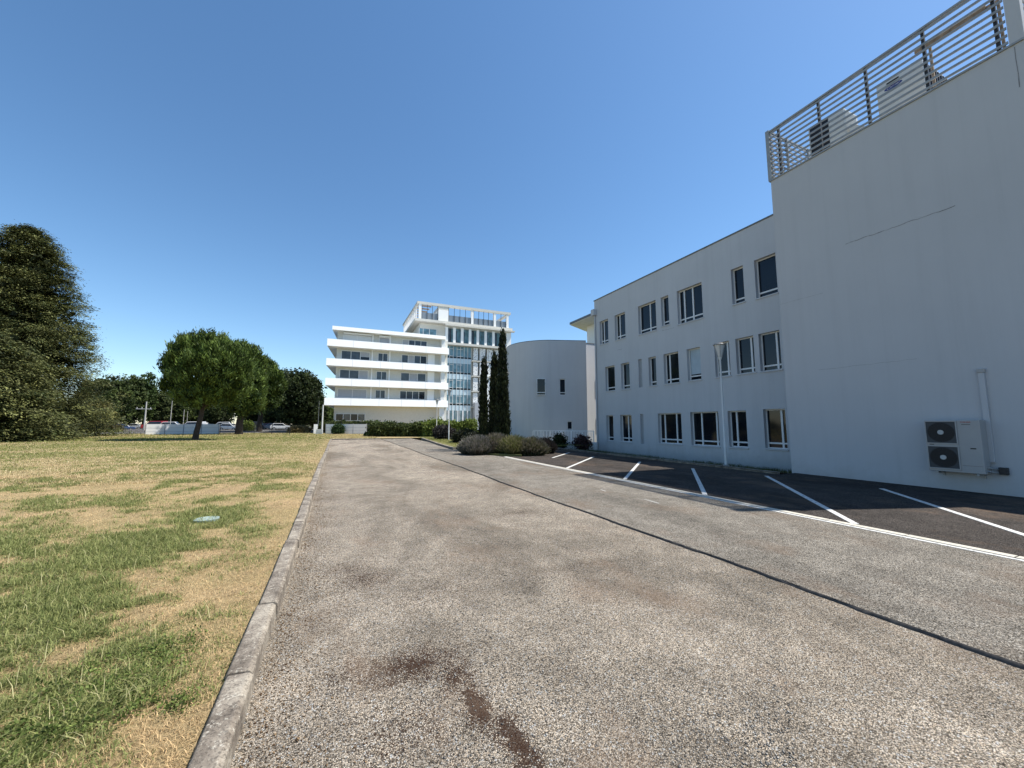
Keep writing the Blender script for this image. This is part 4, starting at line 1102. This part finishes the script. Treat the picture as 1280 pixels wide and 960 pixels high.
# lavender mounds: thin stems fanning out of a low cushion
def lavender(px, d, py_top, wpx, cA, cB, tip, label, n=9000, zb=0.0):
    b = (*place(px, d), zb); R = wpx / 487 * d; H = max(.4, hz(py_top, d) - zb)
    r = empty('lavender_bush', b, label, 'shrub', 'lavender mounds at the end of the parking bays')
    a = rng.uniform(0, 2 * pi, n); q = np.sqrt(rng.uniform(0, 1, n)); 
    lump = 1 + .16 * np.sin(a * 3 + px) + .1 * np.sin(a * 5)
    root = np.stack([np.cos(a) * q * R * .75 * lump, np.sin(a) * q * R * .75 * lump, H * .55 * np.sqrt(np.clip(1 - q ** 2, 0, 1)) * rng.uniform(.1, 1, n)], 1)
    tilt = np.stack([np.cos(a) * q * .9, np.sin(a) * q * .9, np.ones(n) * .9], 1) + rng.normal(size=(n, 3)) * .22
    tilt /= np.linalg.norm(tilt, axis=1)[:, None]
    ln = rng.uniform(.28, .50, n) * H / .9
    sd_ = perp(tilt)
    w_ = rng.uniform(.006, .013, n)[:, None]
    A_ = root - sd_ * w_; B_ = root + sd_ * w_; T_ = root + tilt * ln[:, None]
    V = np.stack([A_, B_, T_ + sd_ * w_ * 1.1, T_ - sd_ * w_ * .8], 1).reshape(-1, 3); F = np.arange(4 * n).reshape(n, 4)
    t = rng.uniform(0, 1, n)[:, None]; cb = np.array(cA) * (1 - t) + np.array(cB) * t; ct = np.where(rng.uniform(0, 1, n)[:, None] < .55, np.array(tip), cb)
    Cc = np.stack([cb * .8, cb * .8, ct, ct], 1).reshape(-1, 3)
    link('foliage', fastmesh('foliage', V, F, 4, Cc), M['leaf'], r)
    m2 = 500; a = rng.uniform(0, 2 * pi, m2); q = np.sqrt(rng.uniform(0, 1, m2)) * .7
    cc = np.stack([np.cos(a) * q * R, np.sin(a) * q * R, H * .5 * np.sqrt(1 - q ** 2) * rng.uniform(.05, .9, m2)], 1)
    V, F, Cc = crown_mesh('b', cc, cc * 0 + np.array([0, 0, 1.]), 16, .09, .8, .16, .5, 'leaf', cA, tuple(x * .6 for x in cB))
    link('cushion', fastmesh('cushion', V, F, 4, Cc), M['leaf'], r)
lavender(598, 21.0, 543, 22, (.06, .065, .042), (.15, .15, .11), (.24, .215, .19), 'grey-purple lavender mound nearest the road end of the bed', 11000)
lavender(622, 21.2, 541, 18, (.06, .06, .032), (.15, .145, .08), (.20, .17, .14), 'brownish lavender mound at the foot of the nearest lamp post', 9000)
lavender(642, 20.6, 543, 20, (.07, .085, .025), (.19, .20, .06), (.22, .20, .11), 'yellow-green lavender mound in the middle of the bed', 10000)
lavender(664, 20.4, 545, 17, (.06, .065, .03), (.14, .14, .065), (.18, .155, .12), 'greyish lavender mound right of the yellow-green one', 8000)
lavender(681, 21.6, 546, 10, (.02, .018, .015), (.05, .045, .035), (.05, .04, .04), 'dark rightmost lavender mound beside the low white wall', 5000)

# ================================================================== STREET FURNITURE
def lamp(base, H, label):
    r = empty('street_lamp', base, label, 'street lamp', 'white lamp posts with conical lanterns')
    MB().tube([(0, 0, -.05), (0, 0, .02)], .12, 14).build('base_plate', M['galv'], r)
    MB().tube([(0, 0, 0), (0, 0, .9), (0, 0, .92), (0, 0, H - .62)], [.052, .052, .040, .034], 12).build('pole', M['pole'], r)
    ln = empty_child = MB().tube([(0, 0, H - .66), (0, 0, H - .56)], [.05, .075], 12).build('lantern', M['pole'], r)
    MB().tube([(0, 0, H - .555), (0, 0, H - .07)], [.07, .185], 16).build('glass_cone', M['lamp_glass'], ln)
    MB().tube([(0, 0, H - .068), (0, 0, H - .035), (0, 0, H)], [.235, .235, .12], 20).build('cap', M['galv'], ln)
    mb = MB()
    for k in range(4):
        a = pi / 4 + k * pi / 2; mb.tube([(cos(a) * .078, sin(a) * .078, H - .56), (cos(a) * .20, sin(a) * .20, H - .07)], .010, 5)
    mb.build('struts', M['galv'], ln)
    MB().tube([(0, 0, H - .40), (0, 0, H - .15)], [.03, .045], 8).build('bulb_holder', M['galv_dark'], ln)
lamp((13.95, 10.75, .0), 4.85, 'white lamp post with a conical lantern in front of the office windows')
x, y = place(631.8, 24.4); lamp((x, y, .08), 4.78, 'white lamp post rising from the lavender beside the tallest cypress')
x, y = place(561.6, 37.6); lamp((x, y, .08), 4.85, 'white lamp post on the grass island, the nearer of its pair')
x, y = place(546.3, 45.6); lamp((x, y, .08), 4.42, 'thinner-looking far lamp post before the dark hedge')

# white gate wall and fence behind it
def panel_wall(name, p0, p1, h, zb, label, n, mat, postmat, capz=None, slope=0):
    x0, y0 = p0; x1, y1 = p1
    r = empty(name, ((x0 + x1) / 2, (y0 + y1) / 2, zb), label, 'fence')
    for i in range(n):
        a = i / n; b = (i + 1) / n
        P0 = (x0 + (x1 - x0) * a - r.location.x, y0 + (y1 - y0) * a - r.location.y, h / 2); P1 = (x0 + (x1 - x0) * b - r.location.x, y0 + (y1 - y0) * b - r.location.y, h / 2)
        d = (Vector(P1) - Vector(P0)).normalized() * .05
        MB().obox(Vector(P0) + d, Vector(P1) - d, .06, h).build('panel', mat, r)
        for zj in (.33, .66):
            MB().obox(Vector(P0) + d + Vector((0, -.036, (zj - .5) * h)), Vector(P1) - d + Vector((0, -.036, (zj - .5) * h)), .006, .025).build('board_joint', M['shutter'], r)
    for i in range(n + 1):
        a = i / n; P0 = (x0 + (x1 - x0) * a - r.location.x, y0 + (y1 - y0) * a - r.location.y)
        MB().box(P0[0] - .045, P0[0] + .045, P0[1] - .06, P0[1] + .06, -.3, h + .06).build('post', postmat, r)
    return r
a = on_z(181.5, 544.5, .1); b = on_z(273, 543.5, .1)
panel_wall('board_fence', (float(a[0]), float(a[1])), (float(b[0]), float(b[1])), 1.46, .12, 'white-painted board fence in front of the parked cars', 4, M['white'], M['shutter'])
a = on_z(407, 542.3, .1); b = on_z(458, 542.3, .1)
panel_wall('gate_wall', (float(a[0]), float(a[1])), (float(b[0]), float(b[1])), 1.50, .08, 'low white wall at the road end below the clipped hedge', 3, M['white'], M['shutter'])
a = on_z(394.5, 542.6, .1); b = on_z(403, 542.6, .1)
panel_wall('gate_wall', (float(a[0]), float(a[1])), (float(b[0]), float(b[1])), .75, .08, 'short low white wall at the left end beside the bramble', 1, M['white'], M['white'])
x, y = place(396, 60); tag(MB().box(x - .25, x + .25, y - .15, y + .15, 0, 1.55).build('gate_pillar', M['white'], None, .01), 'white gate pillar left of the low white wall', 'pillar')
def mesh_fence(name, p0, p1, h, zb, label, gap=2.5, mat='galv_dark'):
    x0, y0 = p0; x1, y1 = p1; L = hypot(x1 - x0, y1 - y0)
    r = empty(name, ((x0 + x1) / 2, (y0 + y1) / 2, zb), label, 'fence'); n = max(1, int(L / gap))
    q = lambda t: (x0 + (x1 - x0) * t - r.location.x, y0 + (y1 - y0) * t - r.location.y)
    for i in range(n + 1): p = q(i / n); MB().box(p[0] - .035, p[0] + .035, p[1] - .035, p[1] + .035, -.3, h + .05).build('post', M[mat], r)
    w_ = MB(); m_ = int(L / .22)
    for i in range(m_): p = q((i + .5) / m_); w_.box(p[0] - .008, p[0] + .008, p[1] - .008, p[1] + .008, .05, h)
    for k in range(int(h / .2)): p = q(0); e = q(1); w_.obox((*p, .1 + k * .2), (*e, .1 + k * .2), .01, .012)
    w_.build('mesh_panel', M[mat], r)
    return r
a = on_z(274.5, 543.3, .1); b = on_z(362, 543.8, .1)
mesh_fence('mesh_fence', (float(a[0]), float(a[1])), (float(b[0]), float(b[1])), 1.5, .12, 'dark wire mesh fence between the lawn and the car park')
a = on_z(100, 545, .1); b = on_z(181, 544.5, .1)
mesh_fence('mesh_fence', (float(a[0]), float(a[1])), (float(b[0]), float(b[1])), 1.3, .12, 'dark wire fence left of the white board fence')
a = place(404, 62.5); b = place(476, 62.5)
mesh_fence('mesh_fence', a, b, 2.1, .1, 'dark mesh fence carrying the clipped hedge at the road end')
x0_, y0_ = place(459, 61.5); x1_, y1_ = place(470, 61.5)
tag(MB().obox((x0_, y0_, .85), (x1_, y1_, .85), .08, 1.6).build('dark_gate', M['galv_dark']), 'dark panelled gate right of the low white wall', 'gate')

# poles beyond
def pole(px, d, top, r0, label, arm=False, zb=.2, mat='concrete'):
    x, y = place(px, d); H = hz(top, d) - zb
    r = empty('utility_pole', (x, y, zb), label, 'pole', 'poles beyond the lawn')
    MB().tube([(0, 0, -.3), (0, 0, H)], [r0, r0 * .6], 8).build('mast', M[mat], r)
    if arm:
        MB().box(-1.5, .9, -.06, .06, H - 1.5, H - 1.36).build('crossarm', M[mat], r)
        for ix in (-1.35, -.6, .7): MB().tube([(ix, 0, H - 1.36), (ix, 0, H - 1.1)], .05, 6).build('insulator', M['pole'], r)
pole(183, 76, 502, .17, 'concrete utility pole with a crossarm left of the board fence', True)
pole(215, 72, 501, .07, 'thin pale pole rising behind the white board fence')
pole(231, 110, 512, .10, 'short dim pole seen under the nearest pine, left one')
pole(294, 108, 512, .10, 'thin pole between the two pine trunks')
pole(399, 66, 501, .06, 'thin white mast at the left edge of the terraced office')
pole(404, 62, 506, .14, 'stout white mast beside the gate pillar', False, .1, 'pole')
pole(235.5, 111, 514, .08, 'short dim pole seen under the nearest pine, right one')

# utility cover in the lawn
c = on_z(258, 651, .06)
uc = MB().tube([(0, 0, -.03), (0, 0, .012)], .17, 20).build('utility_cover', plain('pale_blue_green_cover', (.27, .34, .32), .7, 0, .3, 14)); uc.location = (float(c[0]), float(c[1]), .085)
tag(uc, 'small pale blue-green round utility cover set in the lawn', 'cover')

# ================================================================== CARS
def car_colour(name, c): 
    m, nt, p = newmat(name); p.inputs['Base Color'].default_value = (*c, 1)
    nt.links.new(ramp(nt, noise(nt, 2, 3, .5, pos(nt)), [(.3, tuple(v * .94 for v in c)), (.7, c)]), p.inputs['Base Color'])
    p.inputs['Roughness'].default_value = .3; p.inputs['Coat Weight'].default_value = .6; return m
def car(px, d, rot, col, label, kind='hatch', zb=.38):
    x, y = place(px, d)
    r = empty('parked_car', (x, y, zb), label, 'car', 'cars in the far car park'); r.rotation_euler.z = radians(rot)
    if kind == 'van': L, H, prof, gl = 4.9, 1.95, [(-2.4, .3), (-2.45, .9), (-2.3, 1.05), (-1.55, 1.2), (-.95, 1.9), (2.25, 1.95), (2.42, 1.7), (2.45, .35)], [(-1.45, 1.22), (-.92, 1.82), (1.2, 1.86), (1.2, 1.22)]
    elif kind == 'suv': L, H, prof, gl = 4.4, 1.65, [(-2.15, .35), (-2.2, .75), (-2.05, .95), (-1.05, 1.08), (-.5, 1.6), (1.6, 1.65), (2.1, 1.15), (2.2, .85), (2.15, .35)], [(-.95, 1.1), (-.45, 1.54), (1.5, 1.58), (1.95, 1.12)]
    elif kind == 'saloon': L, H, prof, gl = 4.5, 1.42, [(-2.2, .3), (-2.22, .65), (-2.0, .8), (-1.0, .92), (-.3, 1.38), (.9, 1.42), (1.6, 1.02), (2.2, .95), (2.25, .35)], [(-.88, .94), (-.26, 1.33), (.86, 1.36), (1.45, .98)]
    else: L, H, prof, gl = 4.0, 1.48, [(-1.95, .3), (-2.0, .65), (-1.8, .85), (-1.0, .98), (-.4, 1.44), (1.3, 1.48), (1.85, 1.0), (1.98, .8), (1.95, .3)], [(-.9, 1.0), (-.36, 1.39), (1.2, 1.42), (1.65, 1.02)]
    W = .86; n = len(prof); zs = max(p[1] for p in prof)
    inset = lambda z: W - max(0, z - .9) * .28
    vs = [(a, -inset(z), z) for a, z in prof] + [(a, inset(z), z) for a, z in prof]
    mb = MB().add(vs, [tuple(range(n))[::-1], tuple(range(n, 2 * n))] + [(i, (i + 1) % n, n + (i + 1) % n, n + i) for i in range(n)])
    mb.build('body', col, r, .05)
    m_ = len(gl)
    for s in (-1, 1):
        MB().add([(a, s * (inset(z) + .012), z) for a, z in gl], [tuple(range(m_)) if s > 0 else tuple(range(m_))[::-1]]).build('side_window', M['carglass'], r)
    # windscreen / rear window slightly proud of the sloping faces
    for (ia, ib, sg) in ((3, 4, -1), (5, 6, 1)):
        (a0, z0), (a1, z1) = prof[ia], prof[ib]
        k = lambda t: (a0 + (a1 - a0) * t, z0 + (z1 - z0) * t)
        p, q = k(.12), k(.88)
        MB().add([(p[0] + sg * .02, -inset(p[1]) + .08, p[1] + .015), (p[0] + sg * .02, inset(p[1]) - .08, p[1] + .015), (q[0] + sg * .02, inset(q[1]) - .1, q[1] + .015), (q[0] + sg * .02, -inset(q[1]) + .1, q[1] + .015)], [(0, 1, 2, 3)]).build('windscreen' if sg < 0 else 'rear_window', M['carglass'], r)
    for ax in (-L * .30, L * .30):
        for s in (-1, 1):
            t = MB().tube([(ax, s * (W - .17), .31), (ax, s * (W + .01), .31)], .31, 16).build('tyre', M['tyre'], r)
            MB().tube([(ax, s * (W + .011), .31), (ax, s * (W + .02), .31)], .19, 12).build('rim', M['rim'], t)
    for s in (-1, 1):
        MB().box(-L / 2 - .005, -L / 2 + .06, s * .62 - .14, s * .62 + .14, .62, .74).build('headlight', M['rim'], r)
        MB().box(L / 2 - .06, L / 2 + .0, s * .66 - .1, s * .66 + .1, .72, .9).build('tail_light', M['taillight'], r)
cw_, cs_, cd_, cr_, cb_, cg_ = [car_colour(n_, c_) for n_, c_ in (('car_white', (.72, .72, .71)), ('car_silver', (.38, .40, .42)), ('car_dark', (.03, .034, .045)), ('car_red', (.36, .025, .025)), ('car_blue', (.04, .07, .16)), ('car_grey', (.16, .19, .23)))]
for a_ in [(146, 92, 20, cg_, 'blue-grey parked car at the far left of the car park', 'suv', .1), (157, 86, 200, cb_, 'dark blue parked car left of the crossarm pole', 'hatch', .1), (168, 98, 10, cs_, 'silver parked car partly behind the dark blue one', 'saloon', .3),
           (197, 92, 0, cr_, 'red van showing above the board fence', 'van', .35), (211, 88, 0, cw_, 'white car with its roof above the board fence beside the red van', 'suv', .45),
           (244, 86, 0, cw_, 'white van half hidden by the nearest pine trunk', 'van', .2), (257, 92, 180, cd_, 'dark car just right of the nearest pine trunk', 'suv', .45), (279, 96, 0, cw_, 'white car left of the second pine trunk, farther one', 'suv', .45),
           (290, 84, 160, cw_, 'white hatchback close behind the mesh fence by the second pine', 'hatch', .22), (319, 86, 70, cd_, 'dark grey van-like car right of the rounded bright shrub', 'van', .2), (333, 94, 0, cr_, 'dark red car between the grey one and the white ones', 'hatch', .35),
           (341, 90, 0, cs_, 'low silver car beyond the mesh fence', 'saloon', .35), (353, 86, 180, cw_, 'white hatchback at the right end of the far car park', 'hatch', .3)]:
    car(a_[0], a_[1], a_[2], a_[3], a_[4], a_[5], a_[6])

# ================================================================== GROUND LITTER AND GRASS
def blades(name, x, y, z, L, Wd, col, lean=.5, sharp=True, mat='blade'):
    n = len(x); a = rng.uniform(0, 2 * pi, n); t = rng.uniform(.1, 1.0, n) * lean
    u = np.stack([np.cos(a) * t, np.sin(a) * t, np.sqrt(np.clip(1 - t * t, .05, 1))], 1)
    s = np.stack([-np.sin(a), np.cos(a), 0 * a], 1); b = np.stack([x, y, z], 1)
    m = b + u * (L * .55)[:, None]; tip = b + (u * np.array([1.5, 1.5, .72])) * L[:, None]
    w2 = Wd[:, None] * .5
    V = np.stack([b - s * w2, b + s * w2, m + s * w2 * .85, m - s * w2 * .85, tip + s * w2 * .15, tip - s * w2 * .15], 1).reshape(-1, 3)
    k = (np.arange(n) * 6)[:, None]
    F = np.concatenate([k + np.array([[0, 1, 2, 3]]), k + np.array([[3, 2, 4, 5]])])
    return fastmesh(name, V, F, 4, np.repeat(col, 6, 0))
def scatter_lawn(n, y0, y1, pw):
    y = y0 + (y1 - y0) * rng.uniform(0, 1, n) ** pw
    x = rng.uniform(0, 1, n) * (-.62 * y - 1.2 - (kerb_x(y) - KW)) + (kerb_x(y) - KW) - .012
    return x, y
x, y = scatter_lawn(420000, 1.7, 16, 1.7)
g = green_at(x, y); r = rng.uniform(0, 1, len(x))
isg = r < g * 1.0 - .06
keep = isg | (rng.uniform(0, 1, len(x)) < .50)
x, y, g, isg = x[keep], y[keep], g[keep], isg[keep]; n = len(x)
t = rng.uniform(0, 1, n)[:, None]
cg = np.array([.105, .14, .035]) * (1 - t) + np.array([.38, .39, .15]) * t ** 1.3
cs = np.array([.34, .25, .135]) * (1 - t) + np.array([.78, .57, .31]) * t
col = np.where(isg[:, None], cg, cs)
L = np.where(isg, rng.uniform(.025, .075, n) * (.6 + g), rng.uniform(.012, .05, n))
Wd = np.where(isg, rng.uniform(.0025, .0055, n), rng.uniform(.0014, .0035, n)) * (1 + y * .05)
z = zl(x, y) - .004
lean = np.where(isg, .75, .97)
me = blades('lawn_grass', x, y, z, L, Wd, col, .95)
tag(link('lawn_grass', me, M['blade']), 'short dry and green grass blades covering the lawn', 'grass', kind='stuff')
n = 5200; x, y = scatter_lawn(n * 3, 1.8, 11, 1.5); g = green_at(x, y); k = (g > .3) & (rng.uniform(0, 1, len(x)) < .38); x, y = x[k], y[k]; n = len(x); t = rng.uniform(0, 1, n)[:, None]
me = blades('long_grass', x, y, zl(x, y) - .004, rng.uniform(.08, .19, n), rng.uniform(.002, .0045, n), np.array([.26, .27, .09]) * (1 - t) + np.array([.60, .54, .30]) * t, .85)
tag(link('long_grass', me, M['blade']), 'long pale wisps standing in the greener lawn patches', 'grass', kind='stuff')
# clover-like tufts
cc_, dn_ = [], []
for (px2, py2, rx, ry, q) in ((-1.15, 3.15, .36, .42, 150), (-1.45, 2.65, .28, .3, 80), (-.74, 2.85, .06, .09, 18), (-.95, 3.55, .18, .14, 22), (-1.9, 2.55, .3, .3, 40)):
    a = rng.uniform(0, 2 * pi, q); s = np.sqrt(rng.uniform(0, 1, q))
    xx = px2 + rx * s * np.cos(a); yy_ = py2 + ry * s * np.sin(a); ok = xx < kerb_x(yy_) - KW - .03; xx, yy_ = xx[ok], yy_[ok]
    cc_.append(np.stack([xx, yy_, zl(xx, yy_) + rng.uniform(.0, .05, len(xx))], 1))
cc_ = np.concatenate(cc_)
V, F, Cc = crown_mesh('t', cc_, cc_ * 0 + np.array([0, 0, 1.]), 20, .028, .6, .016, .75, 'leaf', (.075, .11, .022), (.21, .26, .075))
tag(link('clover_patch', fastmesh('clover_patch', V, F, 4, Cc), M['blade']), 'low leafy clover and weeds in the lawn by the kerb', 'weeds', kind='stuff')
# medium-distance grass
x, y = scatter_lawn(150000, 13, 44, 1.3)
g = green_at(x, y); isg = rng.uniform(0, 1, len(x)) < g * .9; n = len(x); t = rng.uniform(0, 1, n)[:, None]
cg = np.array([.12, .145, .035]) * (1 - t) + np.array([.30, .30, .10]) * t; cs = np.array([.34, .26, .13]) * (1 - t) + np.array([.70, .57, .34]) * t
me = blades('distant_grass', x, y, zl(x, y) - .005, rng.uniform(.03, .09, n), rng.uniform(.008, .018, n) * (y / 20), np.where(isg[:, None], cg, cs), .9)
tag(link('distant_grass', me, M['blade']), 'patchy dry grass of the lawn farther from the road', 'grass', kind='stuff')
n = 60000; y = rng.uniform(44.3, 70, n); x = rng.uniform(-.66, .14, n) * y; k = (x < 9) & ~((x > 4.0) & (y < 60)); x, y = x[k], y[k]; n = len(x)
g = green_at(x, y); isg = rng.uniform(0, 1, n) < g; t = rng.uniform(0, 1, n)[:, None]
cg = np.array([.12, .15, .035]) * (1 - t) + np.array([.30, .30, .10]) * t; cs = np.array([.30, .24, .11]) * (1 - t) + np.array([.58, .48, .26]) * t
me = blades('field_grass', x, y, .07 + .012 * np.clip(-x - 1, 0, 12), rng.uniform(.06, .16, n), rng.uniform(.03, .06, n), np.where(isg[:, None], cg, cs), .85)
tag(link('field_grass', me, M['blade']), 'dry grass of the strip beyond the end of the road', 'grass', kind='stuff')
# island grass and verge weeds
n = 16000; x = rng.uniform(7.2, 17, n); y = rng.uniform(23, 44.3, n); k = x > 7.25 + (y - 24) * .065; x, y = x[k], y[k]; n = len(x); t = rng.uniform(0, 1, n)[:, None]
me = blades('island_grass', x, y, 0 * x + .085, rng.uniform(.05, .16, n), rng.uniform(.01, .025, n), np.array([.10, .13, .025]) * (1 - t) + np.array([.32, .29, .10]) * t, .8)
tag(link('island_grass', me, M['blade']), 'green and yellow grass on the island beside the hedge', 'grass', kind='stuff')
n = 9000; y = rng.uniform(8.25, 24, n); q = rng.uniform(0, 1, n) ** .6; x = 13.05 + q * 4.3
cl_ = fbm(y * 1.6, x * .7, 51, 3); k = rng.uniform(0, 1, n) < np.clip((cl_ - .32) * 3, 0.03, 1); x, y, q = x[k], y[k], q[k]; n = len(x); t = rng.uniform(0, 1, n)[:, None]
me = blades('verge_weeds', x, y, .05 - (x - 13.03) / 4.4 * .5 - .02, rng.uniform(.08, .26, n) * (.3 + q), rng.uniform(.006, .016, n), np.array([.035, .06, .015]) * (1 - t) + np.array([.15, .15, .06]) * t, .6)
tag(link('verge_weeds', me, M['blade']), 'straggly weeds and grass along the foot of the office wall', 'weeds', kind='stuff')
# fallen leaf crumbs along the kerb and loose stones on the old lane
def crumbs(name, x, y, z, s, col, mat, label, cat):
    n = len(x); O = rand_unit(n * 6).reshape(n, 6, 3)
    octv = np.array([[1, 0, 0], [-1, 0, 0], [0, 1, 0], [0, -1, 0], [0, 0, .6], [0, 0, -.6]])
    a = rng.uniform(0, 2 * pi, n); R_ = np.stack([np.stack([np.cos(a), -np.sin(a), 0 * a], 1), np.stack([np.sin(a), np.cos(a), 0 * a], 1), np.stack([0 * a, 0 * a, 0 * a + 1], 1)], 1)
    V = (octv[None] * (1 + O * .35)) @ R_ * s[:, None, None] * rng.uniform(.6, 1.3, (n, 1, 3)); V = V + np.stack([x, y, z], 1)[:, None]
    f = np.array([[0, 2, 4], [2, 1, 4], [1, 3, 4], [3, 0, 4], [2, 0, 5], [1, 2, 5], [3, 1, 5], [0, 3, 5]])
    F = (f[None] + (np.arange(n) * 6)[:, None, None]).reshape(-1, 3)
    return tag(link(name, fastmesh(name, V.reshape(-1, 3), F, 3, np.repeat(col, 6, 0)), mat), label, cat, kind='stuff')
M['crumb'] = m_attr('loose_stones', .9, 0)
n = 34000; y = 1.2 + 10 * rng.uniform(0, 1, n) ** 1.9; x = kerb_x(y) + rng.uniform(0, 1, n) * np.minimum(SEAM(y) - .05 - kerb_x(y), .5 + y * 1.5)
t = rng.uniform(0, 1, n)[:, None]; col = np.array([.10, .09, .08]) * (1 - t) + np.array([.42, .39, .34]) * t ** 1.5
crumbs('loose_gravel', x, y, 0 * x - .023, .0028 + .0055 * rng.uniform(0, 1, n) ** 3, col, M['crumb'], 'loose small stones lying on the worn old lane', 'gravel')
n = 9500; y = 1.5 + 24 * rng.uniform(0, 1, n) ** 1.6; x = kerb_x(y) + .01 + np.abs(rng.normal(0, .22, n)) * (.4 + fbm(y * 1.5, y * 0, 77, 3) * 1.3); t = rng.uniform(0, 1, n)[:, None]
col = np.array([.07, .038, .02]) * (1 - t) + np.array([.30, .20, .11]) * t ** 1.6
crumbs('leaf_litter', x, y, 0 * x - .020, .0022 + .006 * rng.uniform(0, 1, n) ** 2, col, M['crumb'], 'brown leaf crumbs gathered along the kerb', 'litter')
